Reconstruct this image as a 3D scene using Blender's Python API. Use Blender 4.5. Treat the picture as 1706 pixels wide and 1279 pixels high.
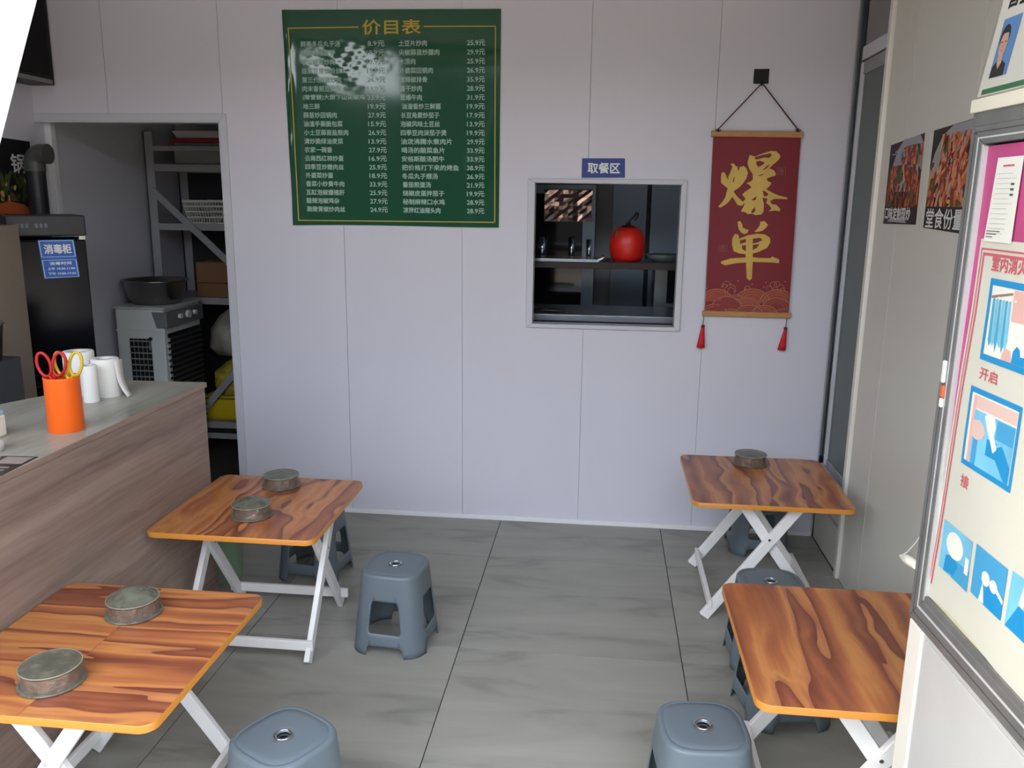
import bpy, math, random
from mathutils import Vector, Matrix
from mathutils.geometry import delaunay_2d_cdt

for o in list(bpy.data.objects):
    bpy.data.objects.remove(o)
SC = bpy.context.scene
COL = SC.collection
PI = math.pi


def lin(c):
    return tuple((v / 255 / 12.92) if v / 255 <= 0.04045 else ((v / 255 + 0.055) / 1.055) ** 2.4 for v in c)


# ------------------------------------------------------------------ camera
def make_camera():
    f, yaw, pitch, roll = 1400.8, -.1067, .2171, -.0118
    fw = Vector((math.sin(yaw) * math.cos(pitch), math.cos(yaw) * math.cos(pitch), -math.sin(pitch)))
    r = Vector((math.cos(yaw), -math.sin(yaw), 0))
    d = fw.cross(r)
    cr, sr = math.cos(roll), math.sin(roll)
    r2, d2 = r * cr + d * sr, -r * sr + d * cr
    cam = bpy.data.cameras.new('camera')
    o = bpy.data.objects.new('camera', cam)
    COL.objects.link(o)
    m = Matrix((r2, -d2, -fw)).transposed().to_4x4()
    m.translation = (0, 0, 1.6)
    o.matrix_world = m
    cam.sensor_fit = 'HORIZONTAL'
    cam.sensor_width = 36
    cam.lens = f / 1706 * 36
    cam.clip_start = .02
    SC.camera = o


make_camera()

# ------------------------------------------------------------------ sky, sun, exposure
SUN_DIR = Vector((1, .15, -1.0)).normalized()
w = bpy.data.worlds.new('sky')
SC.world = w
w.use_nodes = True
nt = w.node_tree
bg = nt.nodes['Background']
sky = nt.nodes.new('ShaderNodeTexSky')
sky.sky_type = 'NISHITA'
sky.sun_disc = False
sky.sun_elevation = math.asin(-SUN_DIR.z)
sky.sun_rotation = math.atan2(-SUN_DIR.x, -SUN_DIR.y)
sky.air_density = 1.2
sky.dust_density = 3.0
sky.ozone_density = 1.0
mixn = nt.nodes.new('ShaderNodeMixRGB')
mixn.inputs[0].default_value = .55
mixn.inputs[2].default_value = (6.0, 6.2, 6.6, 1)
nt.links.new(sky.outputs[0], mixn.inputs[1])
nt.links.new(mixn.outputs[0], bg.inputs[0])
bg.inputs[1].default_value = .16
sl = bpy.data.lights.new('sun', 'SUN')
sl.energy = .20
sl.angle = math.radians(2.5)
sl.color = (1, .93, .82)
so = bpy.data.objects.new('sun', sl)
COL.objects.link(so)
so.rotation_euler = SUN_DIR.to_track_quat('-Z', 'Y').to_euler()
so.location = (-6, -3, 8)
SC.view_settings.view_transform = 'Standard'
SC.view_settings.look = 'None'
SC.view_settings.gamma = 1
SC.view_settings.use_curve_mapping = False
SC.view_settings.exposure = 3.02
SC.cycles.use_denoising = True
SC.cycles.max_bounces = 10
SC.cycles.diffuse_bounces = 6

# ------------------------------------------------------------------ materials
MATS = {}


def mat(name, c, rough=.5, metal=0., spec=.5, trans=0., ior=1.45, bump=None, var=None, coat=0., alpha=None, grainscale=None):
    """c in sRGB 0..255.  var=(scale, amount): soft colour variation, bump=(scale, strength)"""
    if name in MATS:
        return MATS[name]
    m = bpy.data.materials.new(name)
    m.use_nodes = True
    t = m.node_tree
    b = t.nodes['Principled BSDF']
    L = lin(c)
    b.inputs['Base Color'].default_value = (*L, 1)
    m.diffuse_color = (*L, 1)
    b.inputs['Roughness'].default_value = rough
    b.inputs['Metallic'].default_value = metal
    b.inputs['Specular IOR Level'].default_value = spec
    b.inputs['Transmission Weight'].default_value = trans
    b.inputs['IOR'].default_value = ior
    b.inputs['Coat Weight'].default_value = coat
    if alpha is not None:
        b.inputs['Alpha'].default_value = alpha
    tc = t.nodes.new('ShaderNodeTexCoord')
    mp = t.nodes.new('ShaderNodeMapping')
    t.links.new(tc.outputs['Object'], mp.inputs[0])
    if grainscale:
        mp.inputs['Scale'].default_value = grainscale
    if var:
        n = t.nodes.new('ShaderNodeTexNoise')
        n.inputs['Scale'].default_value = var[0]
        n.inputs['Detail'].default_value = 4
        t.links.new(mp.outputs[0], n.inputs[0])
        r = t.nodes.new('ShaderNodeValToRGB')
        k = var[1]
        r.color_ramp.elements[0].position = .3
        r.color_ramp.elements[1].position = .7
        r.color_ramp.elements[0].color = (*[v * (1 - k) for v in L], 1)
        r.color_ramp.elements[1].color = (*[min(1, v * (1 + k)) for v in L], 1)
        t.links.new(n.outputs[0], r.inputs[0])
        t.links.new(r.outputs[0], b.inputs['Base Color'])
    if bump:
        n = t.nodes.new('ShaderNodeTexNoise')
        n.inputs['Scale'].default_value = bump[0]
        n.inputs['Detail'].default_value = 3
        t.links.new(mp.outputs[0], n.inputs[0])
        bn = t.nodes.new('ShaderNodeBump')
        bn.inputs['Strength'].default_value = bump[1]
        bn.inputs['Distance'].default_value = .01
        t.links.new(n.outputs[0], bn.inputs['Height'])
        t.links.new(bn.outputs[0], b.inputs['Normal'])
    MATS[name] = m
    return m


def wood_mat(name, along, stops, scale_along, scale_across, rough, distort=1.5, fine=.25, bands=0, spec=.5):
    """striped wood print running along local axis 'x','y' or 'z'"""
    m = bpy.data.materials.new(name)
    m.use_nodes = True
    t = m.node_tree
    N, Lk = t.nodes, t.links
    b = N['Principled BSDF']
    b.inputs['Roughness'].default_value = rough
    b.inputs['Specular IOR Level'].default_value = spec
    tc = N.new('ShaderNodeTexCoord')
    oi = N.new('ShaderNodeObjectInfo')
    mul = N.new('ShaderNodeMath'); mul.operation = 'MULTIPLY'; mul.inputs[1].default_value = 7.3
    Lk.new(oi.outputs['Random'], mul.inputs[0])
    add = N.new('ShaderNodeVectorMath'); add.operation = 'ADD'
    Lk.new(tc.outputs['Object'], add.inputs[0])
    Lk.new(mul.outputs[0], add.inputs[1])
    # warp
    wn = N.new('ShaderNodeTexNoise'); wn.inputs['Scale'].default_value = 3.2; wn.inputs['Detail'].default_value = 2
    Lk.new(add.outputs[0], wn.inputs[0])
    wm = N.new('ShaderNodeMapRange'); wm.inputs[3].default_value = -.045 * distort; wm.inputs[4].default_value = .045 * distort
    Lk.new(wn.outputs[0], wm.inputs[0])
    ad2 = N.new('ShaderNodeVectorMath'); ad2.operation = 'ADD'
    Lk.new(add.outputs[0], ad2.inputs[0]); Lk.new(wm.outputs[0], ad2.inputs[1])
    mp = N.new('ShaderNodeMapping')
    sc = [scale_across] * 3
    sc['xyz'.index(along)] = scale_along
    mp.inputs['Scale'].default_value = sc
    Lk.new(ad2.outputs[0], mp.inputs[0])
    n1 = N.new('ShaderNodeTexNoise'); n1.inputs['Scale'].default_value = 1.0; n1.inputs['Detail'].default_value = 2 if bands else 3; n1.inputs['Roughness'].default_value = .55
    Lk.new(mp.outputs[0], n1.inputs[0])
    mp2 = N.new('ShaderNodeMapping')
    mp2.inputs['Scale'].default_value = [2.5 if a_ == along else 9 for a_ in 'xyz'] if bands else [6, 6, 6]
    Lk.new(mp.outputs[0], mp2.inputs[0])
    n2 = N.new('ShaderNodeTexNoise'); n2.inputs['Scale'].default_value = 1.0; n2.inputs['Detail'].default_value = 2
    Lk.new(mp2.outputs[0], n2.inputs[0])
    mx = N.new('ShaderNodeMix'); mx.data_type = 'FLOAT'; mx.inputs[0].default_value = fine
    Lk.new(n1.outputs[0], mx.inputs[2]); Lk.new(n2.outputs[0], mx.inputs[3])
    src = mx.outputs[0]
    if bands:
        # drifting bands with one sharp border, like printed cathedral grain
        mb_ = N.new('ShaderNodeMath'); mb_.operation = 'MULTIPLY'; mb_.inputs[1].default_value = bands
        Lk.new(n1.outputs[0], mb_.inputs[0])
        fr_ = N.new('ShaderNodeMath'); fr_.operation = 'FRACT'
        Lk.new(mb_.outputs[0], fr_.inputs[0])
        m2 = N.new('ShaderNodeMix'); m2.data_type = 'FLOAT'; m2.inputs[0].default_value = fine
        Lk.new(fr_.outputs[0], m2.inputs[2]); Lk.new(n2.outputs[0], m2.inputs[3])
        src = m2.outputs[0]
    r = N.new('ShaderNodeValToRGB')
    el = r.color_ramp.elements
    while len(el) < len(stops):
        el.new(.5)
    for e, (p, c) in zip(el, stops):
        e.position = p
        e.color = (*lin(c), 1)
    Lk.new(src, r.inputs[0])
    Lk.new(r.outputs[0], b.inputs['Base Color'])
    MATS[name] = m
    return m


def tile_mat():
    m = bpy.data.materials.new('grey stone tile')
    m.use_nodes = True
    t = m.node_tree
    N, Lk = t.nodes, t.links
    b = N['Principled BSDF']
    b.inputs['Roughness'].default_value = .42
    b.inputs['Specular IOR Level'].default_value = .35
    tc = N.new('ShaderNodeTexCoord')
    mp = N.new('ShaderNodeMapping'); mp.inputs['Scale'].default_value = (1.1, 4.2, 1); mp.inputs['Rotation'].default_value = (0, 0, .22)
    Lk.new(tc.outputs['Object'], mp.inputs[0])
    n = N.new('ShaderNodeTexNoise'); n.inputs['Scale'].default_value = 1.3; n.inputs['Detail'].default_value = 6; n.inputs['Roughness'].default_value = .55; n.inputs['Distortion'].default_value = .9
    Lk.new(mp.outputs[0], n.inputs[0])
    r = N.new('ShaderNodeValToRGB')
    el = r.color_ramp.elements
    el[0].position = .30; el[0].color = (*lin((118, 117, 109)), 1)
    el[1].position = .70; el[1].color = (*lin((156, 154, 144)), 1)
    e = el.new(.45); e.color = (*lin((144, 142, 133)), 1)
    Lk.new(n.outputs[0], r.inputs[0])
    Lk.new(r.outputs[0], b.inputs['Base Color'])
    return m


WHITE = mat('white wall panel', (206, 204, 212), .38, var=(1.6, .02), spec=.35)
CREAMP = mat('grey wall panel', (206, 204, 193), .4, var=(2, .02))
TRIMW = mat('white trim', (225, 226, 226), .35)
ALU = mat('grey aluminium', (150, 151, 150), .38, metal=.55, var=(9, .08))
ALUW = mat('pale aluminium frame', (192, 193, 198), .35)
DARK = mat('black plastic', (24, 24, 27), .42, spec=.25)
BLACK = mat('matt black', (14, 14, 16), .6)
STEEL = mat('stainless steel', (175, 172, 168), .28, metal=1., bump=(30, .05), grainscale=(1, 1, 30))
CHROME = mat('chrome', (225, 225, 228), .08, metal=1.)
PLASTIC = mat('blue grey plastic', (98, 109, 115), .36, spec=.45, var=(5, .03))
LEGW = mat('white painted wood', (226, 224, 219), .42, var=(14, .03))
BAND = mat('orange edge band', (196, 128, 48), .32)
TILE = tile_mat()
STOPS = [(.18, (112, 60, 42)), (.34, (138, 80, 54)), (.52, (164, 98, 58)), (.68, (190, 126, 70)), (.82, (160, 100, 68))]
WOODX = wood_mat('striped wood laminate along x', 'x', STOPS, .38, 7.0, .27, .7, .38, 7.0)
WOODY = wood_mat('striped wood laminate along y', 'y', STOPS, .40, 5.5, .27, 1.1, .38, 7.0)
COUNTER_F = wood_mat('brown grey laminate', 'y', [(.32, (112, 94, 83)), (.48, (138, 117, 104)), (.66, (158, 137, 122))], .55, 13, .42, .35, .35, spec=.3)
COUNTER_T = wood_mat('pale grey laminate', 'y', [(.32, (136, 134, 121)), (.5, (156, 154, 141)), (.68, (172, 170, 157))], .8, 10, .34, .7, .3)


# ------------------------------------------------------------------ mesh builder
class MB:
    def __init__(s):
        s.v, s.f, s.m, s.sm = [], [], [], []

    def add(s, vs, fs, m=0, smooth=False):
        o = len(s.v)
        s.v += [tuple(p) for p in vs]
        for f in fs:
            s.f.append([o + i for i in f]); s.m.append(m); s.sm.append(smooth)
        return s

    def box(s, x0, x1, y0, y1, z0, z1, m=0):
        vs = [(x, y, z) for z in (z0, z1) for y in (y0, y1) for x in (x0, x1)]
        return s.add(vs, [(0, 2, 3, 1), (4, 5, 7, 6), (0, 1, 5, 4), (2, 6, 7, 3), (0, 4, 6, 2), (1, 3, 7, 5)], m)

    def bar(s, p, q, wdt, thk, up=(0, 0, 1), m=0):
        """rectangular bar from p to q; thk along 'up' made perpendicular, wdt across"""
        p, q = Vector(p), Vector(q)
        d = (q - p).normalized()
        sd = d.cross(Vector(up)).normalized()
        u = sd.cross(d)
        vs = []
        for c in (p, q):
            for a, b in ((-1, -1), (1, -1), (1, 1), (-1, 1)):
                vs.append(c + sd * (a * wdt / 2) + u * (b * thk / 2))
        return s.add(vs, [(3, 2, 1, 0), (4, 5, 6, 7), (0, 1, 5, 4), (1, 2, 6, 5), (2, 3, 7, 6), (3, 0, 4, 7)], m)

    def prism(s, poly, fn, t0, t1, m=0, mside=None):
        """poly: 2-D outline, fn(u,v,t)->xyz"""
        n = len(poly)
        vs = [fn(u, v, t0) for u, v in poly] + [fn(u, v, t1) for u, v in poly]
        s.add(vs, [list(range(n))[::-1], list(range(n, 2 * n))], m)
        o = len(s.v) - 2 * n
        for i in range(n):
            j = (i + 1) % n
            s.f.append([o + i, o + j, o + n + j, o + n + i]); s.m.append(m if mside is None else mside); s.sm.append(False)
        return s

    def flat(s, poly, fn, t, m=0):
        return s.add([fn(u, v, t) for u, v in poly], [list(range(len(poly)))], m)

    def rect(s, u0, u1, v0, v1, fn, t, m=0):
        return s.flat([(u0, v0), (u1, v0), (u1, v1), (u0, v1)], fn, t, m)

    def tube(s, pts, r, n=10, m=0, closed=False, caps=True):
        pts = [Vector(p) for p in pts]
        k = len(pts)
        rr = r if isinstance(r, (list, tuple)) else [r] * k
        rings = []
        ref = None
        for i, p in enumerate(pts):
            a = pts[(i - 1) % k] if (closed or i > 0) else p
            b = pts[(i + 1) % k] if (closed or i < k - 1) else p
            d = (b - a).normalized()
            if ref is None:
                ref = Vector((0, 0, 1)) if abs(d.z) < .9 else Vector((1, 0, 0))
            x = d.cross(ref).normalized()
            y = x.cross(d).normalized()
            ref = y
            rings.append([p + (x * math.cos(2 * PI * j / n) + y * math.sin(2 * PI * j / n)) * rr[i] for j in range(n)])
        vs = [q for ring in rings for q in ring]
        fs = []
        for i in range(k if closed else k - 1):
            a, b = i * n, ((i + 1) % k) * n
            for j in range(n):
                fs.append((a + j, a + (j + 1) % n, b + (j + 1) % n, b + j))
        s.add(vs, fs, m, True)
        if caps and not closed:
            s.add(rings[0], [list(range(n))[::-1]], m)
            s.add(rings[-1], [list(range(n))], m)
        return s

    def lathe(s, prof, n=32, c=(0, 0, 0), m=0, smooth=True, wob=None):
        vs, fs = [], []
        k = len(prof)
        for i, (r, z) in enumerate(prof):
            for j in range(n):
                a = 2 * PI * j / n
                q = r * (1 + (wob(a, z) if wob else 0))
                vs.append((c[0] + q * math.cos(a), c[1] + q * math.sin(a), c[2] + z))
        for i in range(k - 1):
            for j in range(n):
                fs.append((i * n + j, i * n + (j + 1) % n, (i + 1) * n + (j + 1) % n, (i + 1) * n + j))
        s.add(vs, fs, m, smooth)
        if prof[0][0] > 1e-6:
            s.add(vs[:n], [list(range(n))[::-1]], m)
        if prof[-1][0] > 1e-6:
            s.add(vs[-n:], [list(range(n))], m)
        return s

    def build(s, name, mats, parent=None, loc=None, rz=0, bevel=0, seg=2, solid=0, **props):
        me = bpy.data.meshes.new(name)
        me.from_pydata(s.v, [], s.f)
        if not isinstance(mats, (list, tuple)):
            mats = [mats]
        for x in mats:
            me.materials.append(x)
        me.polygons.foreach_set('material_index', s.m)
        me.polygons.foreach_set('use_smooth', s.sm)
        me.update()
        o = bpy.data.objects.new(name, me)
        COL.objects.link(o)
        if parent is not None:
            o.parent = parent
        if loc is not None:
            o.location = loc
        o.rotation_euler.z = rz
        if solid:
            md = o.modifiers.new('solid', 'SOLIDIFY'); md.thickness = solid; md.offset = -1
        if bevel:
            md = o.modifiers.new('bevel', 'BEVEL'); md.width = bevel; md.segments = seg; md.limit_method = 'ANGLE'; md.angle_limit = math.radians(40)
        for k, v in props.items():
            o[k] = v
        return o


def smooth_by_angle(o, deg=35):
    o.data.set_sharp_from_angle(angle=math.radians(deg))


def thing(name, label, category, loc=(0, 0, 0), rz=0, group=None):
    o = bpy.data.objects.new(name, None)
    o.empty_display_size = .05
    COL.objects.link(o)
    o.location = loc
    o.rotation_euler.z = rz
    o['label'] = label
    o['category'] = category
    if group:
        o['group'] = group
    return o


def tag(o, label, category, group=None):
    o['label'] = label
    o['category'] = category
    if group:
        o['group'] = group
    return o


def dup(root, loc, rz, label):
    r = root.copy(); COL.objects.link(r)
    r.location = loc; r.rotation_euler.z = rz; r['label'] = label
    for ch in root.children:
        c = ch.copy(); COL.objects.link(c); c.parent = r
        for g in ch.children:
            d = g.copy(); COL.objects.link(d); d.parent = c
    return r


XZ = lambda oy, sgn=-1, ox=0, oz=0: (lambda u, v, t: (ox + u, oy + sgn * t, oz + v))   # a plane facing the entrance


# ------------------------------------------------------------------ lettering (flat print)
def letters(items, fn, name, material, parent, t=.0008):
    """items: (text, u0, u1, v_mid, height, bold) ; width None keeps the natural width"""
    objs = []
    for it in items:
        c = bpy.data.curves.new('lettering', 'FONT')
        c.body = it[0]; c.size = 1.0; c.resolution_u = 2
        o = bpy.data.objects.new('lettering', c)
        COL.objects.link(o)
        objs.append(o)
    dg = bpy.context.evaluated_depsgraph_get()
    mb = MB()
    for o, (txt, u0, u1, vm, h, bold) in zip(objs, items):
        me = bpy.data.meshes.new_from_object(o.evaluated_get(dg))
        P = [v.co for v in me.vertices]
        if P:
            x0 = min(p.x for p in P); x1 = max(p.x for p in P)
            y0 = min(p.y for p in P); y1 = max(p.y for p in P)
            sy = h / max(y1 - y0, 1e-6)
            sx = sy if u1 is None else (u1 - u0) / (x1 - x0)
            fs = [tuple(f.vertices) for f in me.polygons]
            shifts = [(0, 0)] if not bold else [(-bold, 0), (bold, 0), (0, bold), (0, -bold)]
            for k, (dx, dy) in enumerate(shifts):
                mb.add([fn(u0 + (p.x - x0) * sx + dx * h, vm - h / 2 + (p.y - y0) * sy + dy * h, t + k * .00006) for p in P], fs)
        bpy.data.meshes.remove(me)
    for o in objs:
        c = o.data
        bpy.data.objects.remove(o); bpy.data.curves.remove(c)
    return mb.build(name, material, parent)


# ================================================================== SETTING
WB = 4.011          # front face of the back wall
# floor: slab and tiles
floor = MB().box(-3.9, 1.7, .2, 5.6, -.12, -.004).build('floor', mat('dark grout', (52, 50, 47), .8), kind='structure')
xs = [-2.79, -2.077, -1.277, -.477, .323, 1.06]
ys = [4.011, 3.552, 2.752, 1.952, 1.152, .352]
g = .0018
for i in range(5):
    for j in range(5):
        x0, x1, y1, y0 = xs[i], xs[i + 1], ys[j], ys[j + 1]
        cx, cy = (x0 + x1) / 2, (y0 + y1) / 2
        MB().box(x0 - cx + g, x1 - cx - g, y0 - cy + g, y1 - cy - g, -.01, 0).build('tile', TILE, floor, (cx, cy, 0))

# ground outside
MB().box(-30, 30, -30, .2, -.2, -.03).build('ground', mat('pale pavement', (158, 146, 130), .8, var=(3, .08)), kind='structure')

# back wall: backing with two openings, panels proud of it
H = 2.75
wall_back = MB()
yb0, yb1 = WB + .004, WB + .06
for x0, x1, z0, z1 in ((-2.79, -1.845, 1.944, H), (-1.845, -.352, 0, H), (-.352, .352, 0, 1.0), (-.352, .352, 1.684, H), (.352, 1.06, 0, H)):
    wall_back.box(x0, x1, yb0, yb1, z0, z1)
wall_back = wall_back.build('wall_back', mat('panel joint', (172, 170, 174), .6), kind='structure')
gj = .0011
fnp = XZ(WB + .004)


def wpanel(poly):
    MB().prism(poly, fnp, 0, .004).build('panel', WHITE, wall_back)


wpanel([(-2.79, 1.944), (-2.405 - gj, 1.944), (-2.405 - gj, H), (-2.79, H)])
wpanel([(-2.405 + gj, 1.944), (-1.83 - gj, 1.944), (-1.83 - gj, H), (-2.405 + gj, H)])
for a, b in ((-1.83, -1.254), (-1.254, -.677)):
    wpanel([(a + gj, 0), (b - gj, 0), (b - gj, H), (a + gj, H)])
wpanel([(-.677 + gj, 0), (-.089 - gj, 0), (-.089 - gj, 1.0), (-.352, 1.0), (-.352, 1.684), (-.089 - gj, 1.684), (-.089 - gj, H), (-.677 + gj, H)])
wpanel([(-.089 + gj, 0), (.474 - gj, 0), (.474 - gj, H), (-.089 + gj, H), (-.089 + gj, 1.684), (.352, 1.684), (.352, 1.0), (-.089 + gj, 1.0)])
wpanel([(.474 + gj, 0), (1.052, 0), (1.052, H), (.474 + gj, H)])
# thin white strip at its foot
MB().box(-1.80, 1.052, WB - .010, WB, .0, .022).build('baseboard_back', TRIMW, kind='structure', bevel=.002)
# door opening trim
dt = MB()
dt.prism([(-2.79, 1.944), (-1.845, 1.944), (-1.812, 1.978), (-2.79, 1.978)], XZ(WB), 0, .008)
dt.prism([(-1.845, 0), (-1.812, 0), (-1.812, 1.978), (-1.845, 1.944)], XZ(WB), 0, .008)
dt.box(-1.853, -1.845, WB - .008, WB + .065, 0, 1.944)
dt.box(-2.79, -1.845, WB - .008, WB + .065, 1.936, 1.944)
dt.build('trim_1', ALUW, kind='structure', bevel=.0015)
dt = MB()
dt.box(-2.79, -2.755, WB + .06, WB + .10, 0, 1.95)
dt.build('trim_2', TRIMW, kind='structure', bevel=.003)

# serving hatch window frame
hf = thing('window_1', 'serving hatch', 'window')
del hf['label']; del hf['category']; hf['kind'] = 'structure'
fo = XZ(WB)
for name, p in (('frame', [(-.366, .994), (.366, .994), (.337, 1.014), (-.334, 1.014)]),
                ('frame', [(-.365, 1.692), (-.331, 1.672), (.338, 1.669), (.364, 1.692)]),
                ('frame', [(-.366, .994), (-.334, 1.014), (-.331, 1.672), (-.365, 1.692)]),
                ('frame', [(.366, .994), (.364, 1.692), (.338, 1.669), (.337, 1.014)])):
    MB().prism(p, fo, -.065, .012).build(name, ALUW, hf, bevel=.003)

# left wall
wl = MB()
wl.box(-2.86, -2.79, 1.2, 5.4, 0, H)
wl.build('wall_left', WHITE, kind='structure')
# front: piece of shopfront left of the entrance
MB().box(-2.86, -2.46, 1.18, 1.25, 0, H).build('wall_front', WHITE, kind='structure')
# unseen blocks added behind the viewer; their gap shapes the poster's sky reflection
BLOCKM = mat('dark reflection block', (62, 62, 58), .8, var=(.4, .15))
MB().box(-24, -7.7, -16, -12, -.2, 4.6).build('reflection_block_left', BLOCKM, kind='structure')
MB().box(-7.7, -5.0, -16, -12, -.2, 4.0).build('reflection_block_middle', BLOCKM, kind='structure')  # low block added in the gap to cut the glare off below
MB().box(-4.1, -4.0, -1.5, .7, -.2, 3.6).build('sky_blocker', mat('sky blocker', (150, 142, 132), .8), kind='structure')  # unseen, added to hold back sky light from the left
MB().box(-5.0, 24, -16, -12, -.2, 4.8).build('reflection_block_right', BLOCKM, kind='structure')
# ceiling
MB().box(-2.86, 1.5, 1.18, 4.011, H, H + .08).build('ceiling', mat('ceiling panel', (205, 203, 202), .6), kind='structure')
# awning over the entrance
aw = MB()
aw.box(-3.2, 1.9, .75, 1.18, 2.72, 2.76)
aw.build('ceiling_awning', mat('awning sheet', (140, 132, 126), .6), kind='structure')

# right wall: lower part glazed at the back, then panels
wr = MB()
wr.box(1.068, 1.13, .95, 3.53, 0, H)
wall_right = wr.build('wall_right', mat('panel joint light', (205, 202, 196), .5), kind='structure')
YZ = lambda x, t, sg=-1: None
for a, b in ((.95, 1.54), (1.54, 2.12), (2.12, 2.70), (2.70, 3.272), (3.272, 3.525)):
    MB().box(1.06, 1.068, a + .0025, b - .0025, 0, H).build('panel', CREAMP, wall_right)
MB().box(1.045, 1.10, 3.525, 3.56, 0, H).build('trim_3', mat('cream trim', (222, 219, 208), .4), kind='structure', bevel=.004)
# glazed frame in the corner
win = bpy.data.objects.new('window_2', None); COL.objects.link(win); win['kind'] = 'structure'
MB().box(1.058, 1.085, 3.895, 3.93, .40, 2.18).build('frame', ALUW, win, bevel=.003)
MB().box(1.060, 1.12, 3.56, 3.93, 2.19, 2.245).build('frame', ALUW, win, bevel=.003)
MB().box(1.062, 1.09, 3.56, 3.93, 2.13, 2.183).build('frame', ALU, win, bevel=.003)
MB().box(1.062, 1.12, 3.56, 3.93, .385, .43).build('frame', ALU, win, bevel=.003)
MB().box(1.068, 1.12, 3.56, 4.005, .205, .378).build('sill_panel', CREAMP, win)
MB().box(1.064, 1.12, 3.56, 4.005, 0, .190).build('sill_panel', CREAMP, win)
MB().box(1.068, 1.074, 3.56, 3.91, .42, 2.14).build('pane', mat('dark green glass', (62, 78, 66), .14, spec=.35, trans=.15), win)
MB().box(1.070, 1.075, 3.56, 3.93, 2.24, 2.74).build('pane', mat('grey glass', (120, 117, 114), .15, trans=.2), win)
MB().box(1.09, 1.2, 3.935, 4.02, 0, H).build('trim_4', BLACK, kind='structure')
MB().box(1.16, 1.22, 3.4, 4.06, 0, H).build('wall_right_outer', mat('dull green board', (70, 78, 74), .7), kind='structure')

# rooms behind the back wall
GREYW = mat('grey back room panel', (182, 186, 190), .5, var=(1.2, .05))
MB().box(-3.86, 1.5, 5.4, 5.46, 0, H).build('wall_kitchen', GREYW, kind='structure')
MB().box(-3.9, -3.84, 4.02, 5.46, 0, H).build('wall_storeroom', GREYW, kind='structure')
MB().box(1.44, 1.5, 4.02, 5.46, 0, H).build('wall_kitchen_right', GREYW, kind='structure')
MB().box(-1.62, -1.57, 4.07, 5.4, 0, H).build('wall_partition', GREYW, kind='structure')
MB().box(-3.9, 1.5, 4.011, 5.46, H, H + .08).build('ceiling_kitchen', GREYW, kind='structure')

# ================================================================== FOLDING TABLES
def rrect(x0, x1, y0, y1, r, corners=(1, 1, 1, 1), n=6):
    P = []
    for (cx, cy, a0, on) in ((x1 - r, y0 + r, -PI / 2, corners[0]), (x1 - r, y1 - r, 0, corners[1]), (x0 + r, y1 - r, PI / 2, corners[2]), (x0 + r, y0 + r, PI, corners[3])):
        if on:
            for i in range(n + 1):
                a = a0 + PI / 2 * i / n
                P.append((cx + r * math.cos(a), cy + r * math.sin(a)))
        else:
            P.append((x1 if cx > (x0 + x1) / 2 else x0, y1 if cy > (y0 + y1) / 2 else y0))
    return P


TOP, THK = .50, .018
FX = lambda u, v, t: (u, v, t)


def folding_table(cx, cy, sx, sy, axis, wood, split, label):
    """axis: the horizontal direction in which the crossed legs spread"""
    root = thing('folding_table', label, 'table', (cx, cy, 0), 0, 'folding dining tables')
    hx, hy = sx / 2, sy / 2
    r = .035
    zt, zb = TOP, TOP - THK
    if split:
        k = -.012
        MB().prism(rrect(-hx, k - .0006, -hy, hy, r, (0, 0, 1, 1)), FX, zb, zt, 0, 1).build('tabletop_half', [wood, BAND], root)
        MB().prism(rrect(k + .0006, hx, -hy, hy, r, (1, 1, 0, 0)), FX, zb, zt, 0, 1).build('tabletop_half', [wood, BAND], root)
    else:
        MB().prism(rrect(-hx, hx, -hy, hy, r), FX, zb, zt, 0, 1).build('tabletop', [wood, BAND], root)
    # edge band: ring a little proud of the board
    out, inn = rrect(-hx - .0012, hx + .0012, -hy - .0012, hy + .0012, r + .0012), rrect(-hx, hx, -hy, hy, r)
    n = len(out)
    vs = [(x, y, zb) for x, y in out] + [(x, y, zt - .001) for x, y in out] + [(x, y, zt + .0003) for x, y in inn]
    MB().add(vs, [(i, (i + 1) % n, n + (i + 1) % n, n + i) for i in range(n)] + [(n + i, n + (i + 1) % n, 2 * n + (i + 1) % n, 2 * n + i) for i in range(n)], 0, True).build('edge_band', BAND, root)
    P = (lambda a, b, z: (a, b, z)) if axis == 'x' else (lambda a, b, z: (b, a, z))
    hb = (hy if axis == 'x' else hx) - .075
    up = P(0, 1, 0)
    Wd, Th = .040, .020
    for s in (-1, 1):
        for k in (-1, 1):
            b = s * hb + k * .0105 * s
            a0, a1 = -.225 * k, .100 * k
            L = math.hypot(a1 - a0, zb)
            # lowest corner of the squared foot rests on the floor
            lift = (Wd / 2) * abs(a1 - a0) / L
            MB().bar(P(a0, b, lift), P(a1, b, zb - lift * .9), Wd, Th, up).build('leg', LEGW, root, bevel=.003)
        MB().tube([P(.0, s * hb - .024, .345), P(0, s * hb + .024, .345)], .005, 8).build('pivot_bolt', CHROME, root)
    for k in (-1, 1):
        am = -k * .222 + k * .05 * .7
        MB().bar(P(-k * .205, -hb - .026, .066), P(-k * .205, hb + .026, .066), .036, .016, P(1, 0, .0)).build('stretcher', LEGW, root, bevel=.003)
        MB().bar(P(k * .100, -hb - .03, zb - .009), P(k * .100, hb + .03, zb - .009), .034, .018).build('top_rail', LEGW, root, bevel=.002)
    return root


folding_table(-1.206, 2.787, .582, .606, 'y', WOODY, True, 'folding table by the end of the counter with two ashtrays, near the back wall')
folding_table(-1.211, 1.795, .586, .616, 'x', WOODX, True, 'folding table with grain across it and two ashtrays, in front beside the counter')
folding_table(.660, 3.333, .592, .612, 'x', WOODY, False, 'folding table against the back wall under the red scroll, one ashtray on it')
folding_table(.674, 2.045, .596, .620, 'x', WOODY, False, 'bare folding table standing partly behind the white fire cabinet')


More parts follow.
